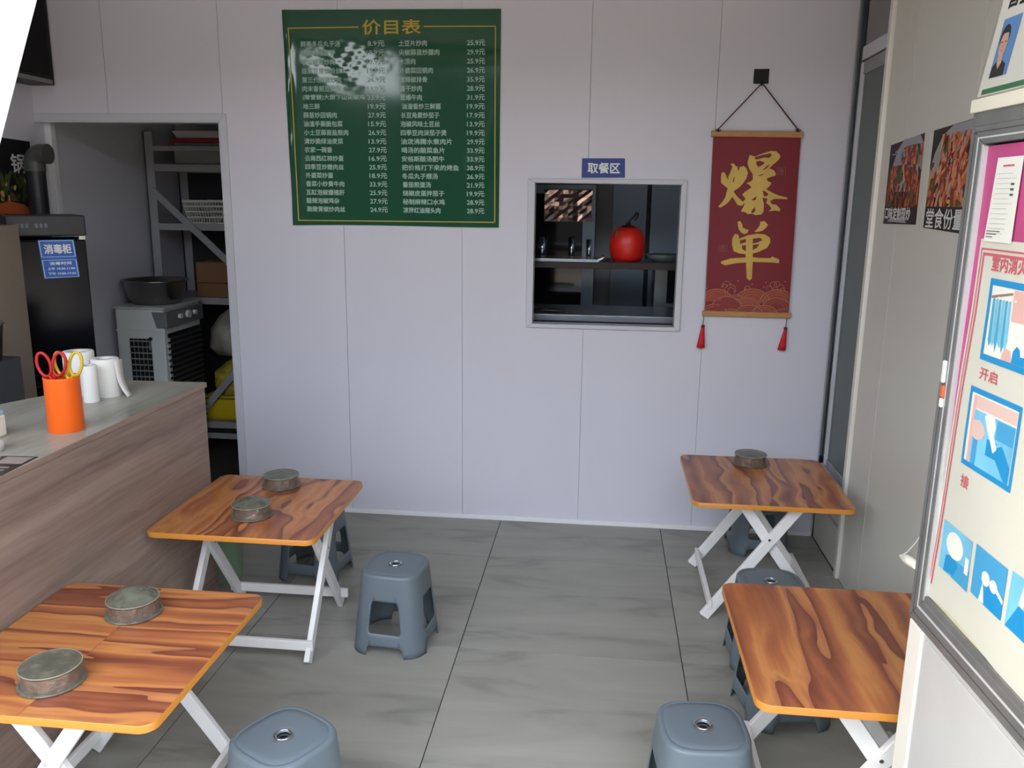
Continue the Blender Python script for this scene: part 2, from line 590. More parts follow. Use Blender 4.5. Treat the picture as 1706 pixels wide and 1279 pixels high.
# ================================================================== STOOLS
def stool_meshes():
    HT = .30
    n = 3.3

    def ring(th, h):
        c, s_ = abs(math.cos(th)), abs(math.sin(th))
        return h / (c ** n + s_ ** n) ** (1 / n)

    def half(v):
        return .142 + (.113 - .142) * v

    def surf(u, v, face):
        th = u * PI / 4
        h = half(v)
        # feet flare slightly
        r = ring(th, h)
        a = th + face * PI / 2
        return (r * math.cos(a), r * math.sin(a), v * .285)

    NU = 24
    us = [-1 + 2 * i / NU for i in range(NU + 1)]

    def rounded(pts, rad, k=4):
        out = []
        m = len(pts)
        for i in range(m):
            p, a, b = Vector(pts[i]), Vector(pts[i - 1]), Vector(pts[(i + 1) % m])
            ra = min(rad, (a - p).length / 2.2); rb = min(rad, (b - p).length / 2.2)
            q0, q1 = p + (a - p).normalized() * ra, p + (b - p).normalized() * rb
            for j in range(k + 1):
                t = j / k
                out.append(tuple(q0 * (1 - t) ** 2 + p * 2 * t * (1 - t) + q1 * t * t))
        return out

    arch = rounded([(.66, -.2), (.58, .135), (-.58, .135), (-.66, -.2)], .09)
    arch = [p for p in arch if p[1] > .001]
    fa = lambda y: .66 - .08 * (y + .2) / .335
    # outline, counter clockwise
    out = [(-1, v) for v in [1 - i / 12 for i in range(12)]] + [(-1, 0), (-.9, 0), (-.8, 0), (-fa(0), 0)] + [p for p in arch[::-1]] + [(fa(0), 0), (.8, 0), (.9, 0), (1, 0)] + [(1, i / 12) for i in range(1, 12)] + [(u, 1) for u in us[::-1]][:-1]
    # order fix: arch must run from left to right
    win_ = rounded([(-.57, .30), (.57, .30), (.50, .72), (-.50, .72)], .09)
    vs = [Vector(p) for p in out] + [Vector(p) for p in win_]
    no, nw = len(out), len(win_)
    ed = [(i, (i + 1) % no) for i in range(no)] + [(no + i, no + (i + 1) % nw) for i in range(nw)]

    def inside(p, poly):
        c = False
        for i in range(len(poly)):
            x1, y1 = poly[i]; x2, y2 = poly[i - 1]
            if (y1 > p[1]) != (y2 > p[1]) and p[0] < (x2 - x1) * (p[1] - y1) / (y2 - y1) + x1:
                c = not c
        return c

    for i in range(1, NU):
        for j in range(1, 12):
            q = (us[i], j / 12)
            if inside(q, out) and not inside(q, win_):
                # keep clear of the borders
                if min((q[0] - a) ** 2 + (q[1] - b) ** 2 for a, b in out + win_) > .0012:
                    vs.append(Vector(q))
    V, E_, F, *_ = delaunay_2d_cdt(vs, ed, [], 0, 1e-6)
    tri = []
    for f in F:
        c = (sum(V[i].x for i in f) / len(f), sum(V[i].y for i in f) / len(f))
        if inside(c, out) and not inside(c, win_):
            tri.append(tuple(f))
    mb = MB()
    for face in range(4):
        mb.add([surf(p.x, p.y, face) for p in V], tri, 0, True)
    prof = [(half(1), .285), (.1125, .290), (.110, .2945), (.1055, .2975), (.101, .2985), (.0985, .2968), (.0965, .2968), (.0945, .2988), (.08, .2998), (.055, .30), (.035, .2995)]
    N4 = NU * 4
    rings = []
    for k, (h, z) in enumerate(prof):
        rg = []
        bl = 0 if h > .09 else (.0945 - h) / .0595
        for j in range(N4):
            th = -PI / 4 + 2 * PI * j / N4
            tl = ((th + PI / 4) % (PI / 2)) - PI / 4
            r = ring(tl, h) * (1 - bl) + h * bl
            rg.append((r * math.cos(th), r * math.sin(th), z))
        rings.append(rg)
    rings.append([(.0175 * math.cos(-PI / 4 + 2 * PI * j / N4), .0175 * math.sin(-PI / 4 + 2 * PI * j / N4), .2995) for j in range(N4)])
    rings.append([(.0165 * math.cos(-PI / 4 + 2 * PI * j / N4), .0165 * math.sin(-PI / 4 + 2 * PI * j / N4), .285) for j in range(N4)])
    fs = []
    for k in range(len(rings) - 1):
        for j in range(N4):
            fs.append((k * N4 + j, k * N4 + (j + 1) % N4, (k + 1) * N4 + (j + 1) % N4, (k + 1) * N4 + j))
    mb.add([p for r in rings for p in r], fs, 0, True)
    return mb


def make_stool(label):
    root = thing('plastic_stool', label, 'stool', (0, 0, 0), 0, 'blue grey plastic stools')
    o = stool_meshes().build('seat_shell', PLASTIC, root)
    import bmesh
    bm = bmesh.new(); bm.from_mesh(o.data)
    bmesh.ops.remove_doubles(bm, verts=bm.verts, dist=2e-4)
    bmesh.ops.recalc_face_normals(bm, faces=bm.faces)
    bm.to_mesh(o.data); bm.free()
    md = o.modifiers.new('solid', 'SOLIDIFY'); md.thickness = .0035; md.offset = -1
    r = MB()
    R, q = .0205, .0035
    vs, fs = [], []
    for i in range(32):
        a = 2 * PI * i / 32
        for j in range(8):
            b = 2 * PI * j / 8
            vs.append(((R + q * math.cos(b)) * math.cos(a), (R + q * math.cos(b)) * math.sin(a), .3002 + q * .6 * math.sin(b)))
    for i in range(32):
        for j in range(8):
            fs.append((i * 8 + j, ((i + 1) % 32) * 8 + j, ((i + 1) % 32) * 8 + (j + 1) % 8, i * 8 + (j + 1) % 8))
    r.add(vs, fs, 0, True)
    r.lathe([(.0185, .300), (.0170, .294), (.0165, .272)], 32)
    r.f.pop(); r.m.pop(); r.sm.pop()      # open at the bottom
    r.f.pop(); r.m.pop(); r.sm.pop()
    r.build('hole_ring', CHROME, root)
    return root


st = make_stool('plastic stool alone in mid floor, right of the table by the back wall')
st.location = (-.716, 2.785, 0); st.rotation_euler.z = math.radians(-6)
for x, y, a, lb in ((-1.205, 3.31, -8, 'plastic stool behind the table at the end of the counter, mostly hidden'),
                    (-.748, 1.772, -30, 'plastic stool right of the front left table, turned with a corner forward'),
                    (.291, 1.945, 5, 'plastic stool before the bare table, its seat top fully seen and nothing covering it'),
                    (.612, 2.515, 10, 'plastic stool pushed under the bare table behind the fire cabinet'),
                    (.622, 2.822, 2, 'plastic stool between the two right tables, chrome ring showing above the bare tabletop'),
                    (.762, 3.845, 0, 'plastic stool under the table below the red scroll, back against the wall')):
    dup(st, (x, y, 0), math.radians(a), lb)

# ================================================================== COUNTER
ct = thing('counter', 'long wood laminate service counter along the left side with grey top', 'counter', (0, 0, 0))
body = [(-1.515, 1.28), (-1.515, 3.015), (-1.83, 3.0), (-2.06, 2.5), (-2.60, 1.28)]
MB().prism([(x + (.0 if x > -1.6 else .01), y) for x, y in body], lambda u, v, t: (u, v, t), 0, .875).build('body_panel', COUNTER_F, ct)
topp = [(-1.508, 1.27), (-1.508, 3.022), (-1.835, 3.005), (-2.07, 2.5), (-2.62, 1.27)]
MB().prism(topp, lambda u, v, t: (u, v, t), .8755, .895, 0, 1).build('worktop', [COUNTER_T, COUNTER_F], ct, bevel=.0015)


# ================================================================== ASHTRAY DISHES
SMOKE = mat('smoky clear plastic', (102, 102, 88), .12, spec=.7, bump=(38, .35), var=(30, .35), alpha=.80)
FOIL = mat('crumpled brown foil', (122, 92, 76), .26, metal=.6, bump=(34, 1.0), var=(40, .45))
FILM = mat('clear film', (150, 146, 132), .10, spec=.9, bump=(60, .9), alpha=.22)


def ashtray(label, loc, rz, dome, tilt=0.):
    t = thing('ashtray', label, 'ashtray', loc, rz, 'smoky ashtrays on the tables')
    rnd = random.Random(int(loc[0] * 1000) + int(loc[1] * 77))
    ph = [rnd.random() * 6 for _ in range(4)]
    cr = lambda a, z: .018 * math.sin(9 * a + ph[0]) * (z > .006) + .012 * math.sin(17 * a + ph[1] + z * 90) * (z > .006)
    MB().lathe([(.0, 0), (.068, 0), (.0735, .003), (.0735, .005), (.068, .006)], 40).build('base_plate', SMOKE, t)
    MB().lathe([(.062, .006), (.0615, .018), (.0605, .03), (.060, .042)], 72, wob=cr).build('foil_band', FOIL, t)
    lid = MB().lathe([(.0625, .040), (.0655, .041), (.0665, .0435), (.0655, .0455), (.0625, .045), (.055, .0445 + dome * .2), (.04, .0445 + dome * .65), (.02, .0445 + dome * .95), (.0, .0445 + dome)], 40, wob=(lambda a, z: .03 * math.sin(5 * a + ph[2]) * (z > .046)))
    lid.build('lid', SMOKE, t)
    rp_ = [(.0662 * math.cos(2 * PI * i / 40), .0662 * math.sin(2 * PI * i / 40), .0445) for i in range(40)]
    MB().tube(rp_, .0016, 6, closed=True).build('rim_highlight', mat('pale rim highlight', (138, 136, 118), .2), t)  # pale ring paints the highlight along the lid edge
    MB().lathe([(.0705, .006), (.0685, .022), (.0665, .040)], 48, wob=lambda a, z: .02 * math.sin(7 * a + ph[3] + z * 50)).build('wrap_film', FILM, t)
    return t


ashtray('smoky ashtray wrapped in film at the near left corner of the front left table', (-1.232, 1.622, TOP), .3, .003)
ashtray('domed smoky ashtray at the far side of the front left table', (-1.225, 1.955, TOP), 1.2, .030)
ashtray('nearer of two ashtrays on the table by the counter end, its top wrinkled', (-1.203, 2.678, TOP), 2.2, .022)
ashtray('farther of two ashtrays on the table by the counter end', (-1.217, 2.995, TOP), .9, .004)
ashtray('dark ashtray at the back edge of the table under the red scroll', (.652, 3.545, TOP), .5, .006)

# ================================================================== COUNTER-TOP THINGS
ZC = .895
cup = thing('utensil_cup', 'orange plastic cup holding scissors on the counter', 'cup', (-1.614, 2.316, ZC))
MB().lathe([(.0495, 0), (.051, .003), (.050, .16), (.051, .164), (.050, .167), (.047, .166), (.046, .16), (.045, .006)], 48).build('cup_body', mat('orange plastic', (232, 98, 24), .35, spec=.4), cup)
cup.children[0].data.polygons[-1].use_smooth = False


def scissors(label, loc, rz, mh, grip):
    s_ = thing('scissors', label, 'scissors', loc, rz)
    bl = MB()
    for k in (-1, 1):
        bl.bar((k * .012, k * .0015, .02), (-k * .004, k * .0015, .145), .010, .0018, (0, 1, 0))
    bl.build('blades', STEEL, s_)
    for k in (-1, 1):
        h_ = MB()
        pts = []
        for i in range(20):
            a = 2 * PI * i / 20
            u = .019 * math.sin(a)
            v = .036 * math.cos(a)
            pts.append((k * .021 + u + k * .15 * (v), k * .002, .192 + v))
        h_.tube(pts, .0048, 8, closed=True)
        h_.tube([(k * -.004, k * .002, .135), (k * .010, k * .002, .158)], .0055, 8)
        h_.build('handle', mh, s_)
    return s_


scissors('scissors with red handles standing in the orange cup', (-1.634, 2.306, ZC + .012), .2, mat('red plastic', (178, 26, 28), .35), 0)
scissors('scissors with yellow handles standing in the orange cup', (-1.596, 2.330, ZC + .010), .1, mat('yellow plastic', (196, 166, 40), .35), 0)

PAPER = mat('white paper', (226, 223, 216), .75)
def roll(label, x, y, r, h, tail=False):
    t = thing('paper_roll', label, 'paper roll', (x, y, ZC), 0, 'paper rolls on the counter')
    MB().lathe([(r * .98, 0), (r, .003), (r, h - .006), (r * .97, h), (r * .42, h), (r * .42, h - .03), (0, h - .03)], 36).build('roll', PAPER, t)
    if tail:
        vs, fs = [], []
        for i in range(9):
            k = i / 8
            xx, zz = r + .002 + .012 * k + .030 * k ** 4, (h - .008) * (1 - k ** 1.15) + .003
            for s_ in (-1, 1):
                vs.append((xx, -.012 * k + s_ * (.026 - .010 * k), zz))
        for i in range(8):
            fs.append((2 * i, 2 * i + 1, 2 * i + 3, 2 * i + 2))
        MB().add(vs, fs, 0, True).build('loose_end', PAPER, t, solid=.001)
    return t


roll('widest white paper roll at the back of the counter', -1.86, 2.775, .052, .155)
roll('white paper roll with its loose end draped to the counter', -1.752, 2.760, .047, .135, True)
roll('slim white paper roll in front of the two wider rolls', -1.752, 2.665, .026, .128)

tb = thing('tissue_pack', 'white pack with pale blue top at the left end of the counter', 'pack', (-1.792, 2.20, ZC))
MB().box(-.055, .045, -.035, .035, 0, .066).build('pack_body', mat('white card', (222, 220, 206), .5), tb, bevel=.006)
MB().box(-.053, .043, -.033, .033, .066, .078).build('pack_top', mat('pale blue print', (150, 176, 214), .5), tb, bevel=.004)
th = thing('tape_roll', 'white roll with a dark core lying at the left end of the counter', 'tape', (-1.700, 2.075, ZC))
MB().lathe([(.02, 0), (.05, 0), (.05, .028), (.02, .028), (.02, 0)], 36).build('tape_body', mat('white tape', (205, 203, 198), .4), th)
MB().lathe([(.0, .001), (.0198, .001), (.0198, .0285), (.016, .0285), (.016, .004), (0, .004)], 30).build('core', BLACK, th)
cd = thing('menu_card', 'dark printed card lying flat near the counter edge', 'card', (-1.565, 1.985, ZC), math.radians(4))
MB().box(-.05, .05, -.10, .06, .0002, .0012).build('sheet', mat('dark brown print', (62, 46, 42), .4), cd)
MB().box(-.03, .042, -.005, .052, .0012, .0017).build('pale_print', mat('grey brown print', (150, 138, 128), .4), cd)
for k in range(3):
    MB().box(-.04, .03, -.085 + k * .022, -.077 + k * .022, .0012, .0016).build('pale_print', MATS['grey brown print'], cd)
bin_ = thing('bin', 'pale green plastic bin on the floor behind the counter end', 'bin', (-1.585, 3.20, 0))
MB().lathe([(.085, 0), (.10, .30), (.106, .305), (.106, .315), (.098, .315), (.083, .01)], 32).build('bin_body', mat('pale green plastic', (132, 154, 126), .4), bin_)

# ================================================================== MENU POSTER
def menu_bulge(x, z):
    d = .004 + .0016 * math.sin(3.1 * x + 1.7 * z) + .0010 * math.sin(7 * z - 2 * x)
    # wrinkles in the upper left of the sheet
    dx, dz = (x + 1.22) / .26, (z - 2.20) / .14
    r = dx * dx + dz * dz
    if r < 1:
        w_ = (1 - r) ** 1.5
        d += w_ * (.0005 * math.sin(34 * x + 28 * z + 1.2) + .00022 * math.sin(95 * x - 70 * z) + .00012 * math.sin(210 * z + 50 * x) + .00010 * math.sin(230 * x + 90 * z))
    # crease near the lower right corner
    e = (x + .60 + .25 * (z - 1.46))
    d += .003 * math.exp(-(e / .03) ** 2) * max(0, min(1, (1.85 - z) / .3))
    # raised left border
    d += .003 * math.exp(-((x + 1.50) / .02) ** 2) * (1 + .6 * math.sin(22 * z))
    return d


mp_ = thing('price_list', 'large green price list poster with white Chinese lettering on the back wall', 'poster', (0, 0, 0))
PB = WB - .0006
mf = lambda u, v, t: (u, PB - menu_bulge(u, v) - t, v)
NX, NZ = 110, 100
vs, fs = [], []
for j in range(NZ + 1):
    for i in range(NX + 1):
        a, b = i / NX, j / NZ
        xl = -1.505 - .010 * b + .0015 * math.sin(9 * b)
        xr = -.501 + .003 * b
        zb = 1.461 + .007 * a + .003 * math.sin(5 * a)
        zt = 2.434 - .006 * a
        x, z = xl + (xr - xl) * a, zb + (zt - zb) * b
        vs.append(mf(x, z, 0))
for j in range(NZ):
    for i in range(NX):
        q = j * (NX + 1) + i
        fs.append((q, q + 1, q + NX + 2, q + NX + 1))
GREEN = mat('glossy green vinyl', (4, 74, 46), .07, spec=.5, coat=.4)
GREEN.node_tree.nodes['Principled BSDF'].inputs['Coat Roughness'].default_value = .05
MB().add(vs, fs, 0, True).build('sheet', GREEN, mp_)
YEL = mat('yellow print', (186, 164, 50), .4)
LET = mat('white print', (150, 182, 168), .4)
bd = MB()
def strip(p, q, w_=.0045, n=40):
    p, q = Vector(p), Vector(q)
    d = (q - p).normalized(); nn = Vector((-d.y, d.x)) * w_ / 2
    for i in range(n):
        a, b = p + (q - p) * i / n, p + (q - p) * (i + 1) / n
        bd.flat([tuple(a - nn), tuple(b - nn), tuple(b + nn), tuple(a + nn)], mf, .0012)
strip((-1.486, 2.355), (-1.154, 2.357)); strip((-.852, 2.357), (-.523, 2.355))
strip((-1.486, 2.357), (-1.476, 1.484)); strip((-.523, 2.357), (-.520, 1.490)); strip((-1.476, 1.485), (-.520, 1.489))
bd.build('border_line', YEL, mp_)
letters([('价目表', -1.137, -.866, 2.356, .062, .018)], mf, 'title_lettering', YEL, mp_, .0012)
LEFT = [('鲜美冬瓜丸子汤', '8.9元'), ('糖醋风味里脊', '19.9元'), ('老坛酸菜炒肉', '19.9元'), ('韭菜豆芽炒粉丝', '19.9元'), ('第三代辣椒炒肉', '24.9元'), ('肉末香煎豆腐煲', '19.9元'), ('(赠雪碧)大厨下山尖椒鸡', '33.9元'), ('地三鲜', '19.9元'), ('蒜苗炒回锅肉', '27.9元'), ('油渣手撕脆包菜', '15.9元'), ('小土豆蒜苗盐煎肉', '26.9元'), ('清炒脆绿油麦菜', '13.9元'), ('农家一碗香', '27.9元'), ('云南西红柿炒蛋', '16.9元'), ('四季豆炒嫩肉丝', '25.9元'), ('外婆菜炒蛋', '18.9元'), ('香菜小炒黄牛肉', '33.9元'), ('瓦缸泡椒爆猪肝', '25.9元'), ('酸辣泡椒鸡杂', '27.9元'), ('脆嫩青椒炒肉丝', '24.9元')]
RIGHT = [('土豆片炒肉', '25.9元', 895, 1100), ('尖椒蒜苗炒腊肉', '29.9元', 895, 1190), ('木须肉', '25.9元', 895, 1015), ('外婆菜回锅肉', '26.9元', 895, 1142), ('擂辣椒排骨', '35.9元', 895, 1100), ('香干炒肉', '28.9元', 900, 1060), ('葱爆牛肉', '31.9元', 900, 1060), ('油渣香炒三鲜菌', '19.9元', 910, 1198), ('长豆角素炒茄子', '17.9元', 903, 1187), ('泡椒风味土豆丝', '13.9元', 900, 1190), ('四季豆肉沫茄子煲', '19.9元', 900, 1240), ('油泼沸腾水煮肉片', '29.9元', 900, 1280), ('喝汤的酸菜鱼片', '33.9元', 905, 1225), ('安格斯酸汤肥牛', '33.9元', 905, 1222), ('把价格打下来的烤鱼', '38.9元', 905, 1330), ('冬瓜丸子煨汤', '26.9元', 905, 1172), ('番茄煎蛋汤', '21.9元', 908, 1120), ('烧椒皮蛋拌茄子', '19.9元', 908, 1220), ('秘制麻辣口水鸡', '28.9元', 908, 1222), ('凉拌红油猪头肉', '28.9元', 910, 1190)]
items = []
for i in range(20):
    z = 2.286 - i * .03926
    tx, pr = LEFT[i]
    w_ = .0268 * (len(tx) - (.9 if '(' in tx else 0))
    items.append((tx, -1.432, -1.432 + w_, z, .0255, .03))
    k = .0785 if len(pr) == 4 else .0845
    items.append((pr, -1.035 - k, -1.035, z, .0245, .03))
    tx, pr, a, b = RIGHT[i]
    items.append((tx, -.968 + (a - 895) * .000637, -.968 + (b - 895) * .000637, z, .0255, .03))
    items.append((pr, -.570 - .082, -.570, z, .0245, .03))
letters(items, mf, 'lettering', LET, mp_, .0012)

# ================================================================== PICK-UP SIGN
sg = thing('hatch_sign', 'small blue sign over the serving hatch', 'sign', (0, 0, 0))
MB().prism([(-.117, 1.697), (.081, 1.699), (.078, 1.785), (-.118, 1.784)], XZ(WB), .0002, .003).build('plate', mat('sign blue', (40, 56, 128), .3), sg)
letters([('取餐区', -.090, .056, 1.741, .046, .028)], XZ(WB), 'lettering', mat('sign white', (214, 224, 220), .4), sg, .0036)

# ================================================================== HANGING SCROLL
SY = WB - .012
scr = thing('hanging_scroll', 'red hanging scroll with gold calligraphy and two red tassels', 'scroll', (.66, SY, 1.09))
fs_ = lambda u, v, t: (u / 1000, -t, v / 1000)


def sheet_y(u, v):
    return .004 * math.sin(v / 150) + .003 * math.sin(u / 70)


fsc = lambda u, v, t: (u / 1000, -t - .004 - sheet_y(u, v), v / 1000)
REDS = mat('dark red cloth', (120, 24, 34), .55, var=(3, .06))
vs, fs = [], []
for j in range(41):
    for i in range(21):
        a, b = i / 20, j / 40
        u = (-184 + (-193 + 184) * b) * (1 - a) + (197 + (189 - 197) * b) * a
        v = b * 798
        vs.append(fsc(u, v, 0))
for j in range(40):
    for i in range(20):
        q = j * 21 + i
        fs.append((q, q + 1, q + 22, q + 21))
MB().add(vs, fs, 0, True).build('cloth', REDS, scr)
BAMB = mat('light bamboo', (176, 128, 78), .45, var=(20, .12), grainscale=(1, 12, 12))
MB().bar((-.203, -.004, .804), (.195, -.004, .800), .018, .026, (0, 0, 1)).build('top_rod', BAMB, scr, bevel=.003)
MB().bar((-.196, -.004, -.004), (.210, -.004, -.005), .016, .024, (0, 0, 1)).build('bottom_rod', BAMB, scr, bevel=.003)
GOLD = mat('gold print', (196, 162, 76), .38, metal=.15, var=(8, .12))
GLY = [
 [(-109,674),(-96,676),(-82,661),(-78,665),(-73,639),(-67,661),(-50,665),(-38,654),(-30,636),(-35,610),(-52,584),(-68,567),(-84,557),(-87,550),(-71,531),(-51,513),(-37,502),(-48,490),(-67,493),(-77,509),(-92,529),(-105,508),(-121,493),(-143,480),(-153,485),(-137,502),(-123,527),(-119,549),(-115,566),(-130,577),(-146,590),(-148,616),(-147,631),(-138,639),(-128,628),(-119,607),(-113,622),(-103,650),(-100,661)],
 [(-28,713),(-15,709),(-5,706),(27,719),(63,731),(86,729),(103,714),(106,703),(96,688),(75,670),(62,655),(81,648),(91,635),(90,624),(72,618),(54,611),(58,600),(76,592),(68,577),(54,564),(85,548),(111,537),(149,528),(150,521),(128,522),(94,522),(76,512),(83,499),(103,496),(122,479),(121,467),(102,470),(72,467),(84,479),(74,492),(58,503),(64,522),(41,527),(49,499),(50,465),(40,452),(17,449),(-2,455),(-17,453),(-33,462),(-50,464),(-41,483),(-35,502),(-47,505),(-33,520),(-49,539),(-35,554),(-10,571),(-22,584),(-34,589),(-16,597),(-7,606),(-9,629),(-27,654),(-35,680)],
 [(-62,418),(-50,422),(-39,405),(-38,393),(-23,385),(-10,383),(-14,370),(-28,363),(-42,370),(-55,385)],
 [(38,419),(57,423),(74,407),(67,394),(51,380),(31,374),(16,374),(30,391),(39,407)],
 [(-69,364),(-54,360),(-50,342),(-13,358),(27,366),(62,364),(86,349),(90,329),(76,303),(43,285),(15,276),(17,259),(55,257),(95,257),(102,265),(136,251),(135,235),(96,238),(18,238),(19,189),(19,161),(9,153),(-4,163),(-8,199),(-12,235),(-55,231),(-105,220),(-125,229),(-124,238),(-82,252),(-14,258),(-17,273),(-43,275),(-71,285),(-80,316),(-80,346)]]
HOL = [[(-5,704),(28,713),(62,721),(68,712),(58,701),(36,702),(14,695),(-2,693)],[(2,684),(18,688),(41,680),(31,669),(13,660),(5,671)],[(39,559),(54,553),(66,542),(60,533),(47,533)],[(-5,517),(15,534),(12,517),(0,513)],[(-5,464),(11,487),(14,467),(2,455)],[(16,623),(41,633),(34,625),(20,621)],[(36,651),(53,668),(62,673),(54,659),(38,647)],[(72,514),(94,520),(82,507),(73,509)],[(-95,594),(-90,617),(-87,613),(-90,593)],[(-119,607),(-112,615),(-115,605)],
 [(-47,334),(-20,342),(-18,327),(-43,319)],[(-35,311),(-18,314),(-16,286),(-34,296)],[(11,343),(43,348),(54,338),(30,325),(12,322)],[(13,315),(42,320),(31,302),(14,292)]]


def tri_with_holes(poly, holes, fn, t, mb):
    vs = [Vector(p) for p in poly]
    ed = [(i, (i + 1) % len(poly)) for i in range(len(poly))]
    def ins(p, pl):
        c = False
        for i in range(len(pl)):
            x1, y1 = pl[i]; x2, y2 = pl[i - 1]
            if (y1 > p[1]) != (y2 > p[1]) and p[0] < (x2 - x1) * (p[1] - y1) / (y2 - y1) + x1:
                c = not c
        return c
    hs = [h_ for h_ in holes if ins((sum(p[0] for p in h_) / len(h_), sum(p[1] for p in h_) / len(h_)), poly)]
    for h_ in hs:
        o = len(vs)
        vs += [Vector(p) for p in h_]
        ed += [(o + i, o + (i + 1) % len(h_)) for i in range(len(h_))]
    V, E_, F, *_ = delaunay_2d_cdt(vs, ed, [], 0, 1e-5)
    keep = []
    for f in F:
        c = (sum(V[i].x for i in f) / len(f), sum(V[i].y for i in f) / len(f))
        if ins(c, poly) and not any(ins(c, h_) for h_ in hs):
            keep.append(tuple(f))
    mb.add([fn(p.x, p.y, t) for p in V], keep)


cal = MB()
for gl in GLY:
    tri_with_holes(gl, HOL, fsc, .0016, cal)
cal.build('calligraphy', GOLD, scr)
# waves at the foot of the scroll
wv = MB()
DIMG, FILL, FILL2 = mat('dull gold print', (160, 108, 74), .5), mat('brick red print', (132, 42, 40), .5), mat('rust print', (148, 62, 46), .5)


def arc(cx, cz, r, a0, a1, w_, t, m, n=26, clip=(-186, 194)):
    for i in range(n):
        A, B = a0 + (a1 - a0) * i / n, a0 + (a1 - a0) * (i + 1) / n
        P = [(cx + (r - w_) * math.cos(A), cz + (r - w_) * math.sin(A)), (cx + r * math.cos(A), cz + r * math.sin(A)), (cx + r * math.cos(B), cz + r * math.sin(B)), (cx + (r - w_) * math.cos(B), cz + (r - w_) * math.sin(B))]
        if all(clip[0] <= p[0] <= clip[1] and p[1] >= 2 for p in P):
            wv.flat(P, fsc, t, m)


def hill(cx, cz, r, k, dark):
    t = .0012 + k * .0007
    pts = []
    for i in range(31):
        a = PI * i / 30
        pts.append((max(-185, min(193, cx + r * 1.25 * math.cos(a))), max(2, cz + r * math.sin(a) * (1 if True else 1))))
    wv.flat(pts, fsc, t, dark)
    for q in range(3):
        rr = r - q * r * .2
        for i in range(26):
            A, B = PI * i / 26, PI * (i + 1) / 26
            w_ = 3.2 if q == 0 else 1.6
            P = [(cx + 1.25 * (rr - w_) * math.cos(A), cz + (rr - w_) * math.sin(A)), (cx + 1.25 * rr * math.cos(A), cz + rr * math.sin(A)), (cx + 1.25 * rr * math.cos(B), cz + rr * math.sin(B)), (cx + 1.25 * (rr - w_) * math.cos(B), cz + (rr - w_) * math.sin(B))]
            if all(-185 <= p[0] <= 193 and p[1] >= 2 for p in P):
                wv.flat(P, fsc, t + .0003, 0)


hill(-134, 52, 60, 0, 2); hill(28, 50, 66, 0, 2); hill(140, 52, 64, 0, 2); hill(-50, 46, 40, .5, 1)
hill(-85, 20, 58, 1, 1); hill(6, 24, 50, 1, 2); hill(138, 24, 52, 1, 1)
hill(-142, -12, 52, 2, 1); hill(17, -14, 54, 2, 1); hill(88, -8, 50, 2, 2); hill(-60, -20, 40, 2, 1); hill(176, -16, 44, 2, 1)
for cx, cz, r in ((-92, 128, 20), (-74, 108, 26), (-70, 102, 17), (-98, 122, 12), (2, 116, 13), (-4, 108, 9), (118, 134, 16), (134, 140, 13), (100, 120, 13), (152, 122, 16), (162, 112, 12), (128, 116, 12)):
    arc(cx, cz, r, -.5, PI * 1.25, 2.6, .0016, 0)
for cx, cz in ((-42, 150), (22, 136), (76, 124), (168, 152), (84, 146), (-112, 122), (-182, 112)):
    arc(cx, cz, 3.4, 0, 2 * PI, 3.3, .0016, 0, 8)
wv.build('wave_print', [DIMG, FILL, FILL2], scr)
for u0, u1, v0, v1 in ((96, 134, 622, 659), (-139, -101, 277, 312)):
    sl_ = MB()
    for a, b, c, d in ((u0, u1, v1 - 2, v1), (u0, u0 + 2, v0, v1), (u1 - 2, u1, v0, v1), (u0 + 7, u0 + 10, v0 + 6, v1 - 6), (u0 + 15, u0 + 18, v0 + 10, v1 - 4), (u0 + 18, u0 + 27, v0 + 20, v0 + 23), (u0 + 24, u0 + 27, v0 + 8, v0 + 28), (u0 + 9, u0 + 28, v0 + 5, v0 + 7), (u0 + 12, u0 + 30, v1 - 9, v1 - 7)):
        sl_.rect(a, b, c, d, fsc, .0014)
    sl_.build('seal_print', mat('faint gold print', (140, 78, 62), .5), scr)
CORD = mat('dark red cord', (70, 30, 34), .8)
hk = (.003, -.008, 1.018)
for x in (-.175, .172):
    MB().tube([hk, (x, -.006, .822), (x, -.006, .810)], .0028, 6).build('cord', CORD, scr)
    kn = MB()
    for q in range(5):
        a = q * 1.3
        kn.tube([(x + .012 * math.cos(a), -.012, .818 + .006 * math.sin(a)), (x, -.016, .816), (x + .012 * math.cos(a + 2.5), -.012, .818 + .007 * math.sin(a + 2.5))], .0026, 5)
    kn.build('knot', CORD, scr)
TAS = mat('red tassel silk', (190, 22, 30), .6)
for x, sw in ((-.187, -.004), (.192, -.008)):
    tt = MB()
    tt.tube([(x, -.006, -.016), (x + sw * .4, -.006, -.062)], .0018, 6)
    tt.build('tassel_cord', mat('grey cord', (80, 76, 76), .8), scr)
    ts = MB().lathe([(.0, .004), (.007, .002), (.0085, -.006), (.0065, -.012)], 16, (x + sw * .4, -.006, -.062))
    ts.build('tassel_knot', mat('dark knot', (96, 30, 32), .7), scr)
    tl = MB().lathe([(.0075, 0), (.011, -.03), (.0165, -.07), (.019, -.094), (.0, -.094)], 20, (0, 0, 0), wob=lambda a, z: .05 * math.sin(10 * a))
    tl.v = [(p[0] + x + sw * .4 + sw * (-p[2] / .07), p[1] * .75 - .009, p[2] - .073) for p in tl.v]
    tl.build('tassel_fringe', TAS, scr)
hook = thing('adhesive_hook', 'square black adhesive hook above the red scroll', 'hook', (.660, WB, 2.138))
MB().box(-.033, .033, -.006, -.0003, -.031, .031).build('pad', BLACK, hook, bevel=.002)
MB().tube([(.002, -.006, -.02), (.002, -.016, -.026), (.002, -.022, -.034), (.002, -.018, -.040), (.002, -.012, -.036)], .003, 8).build('hook_arm', DARK, hook)

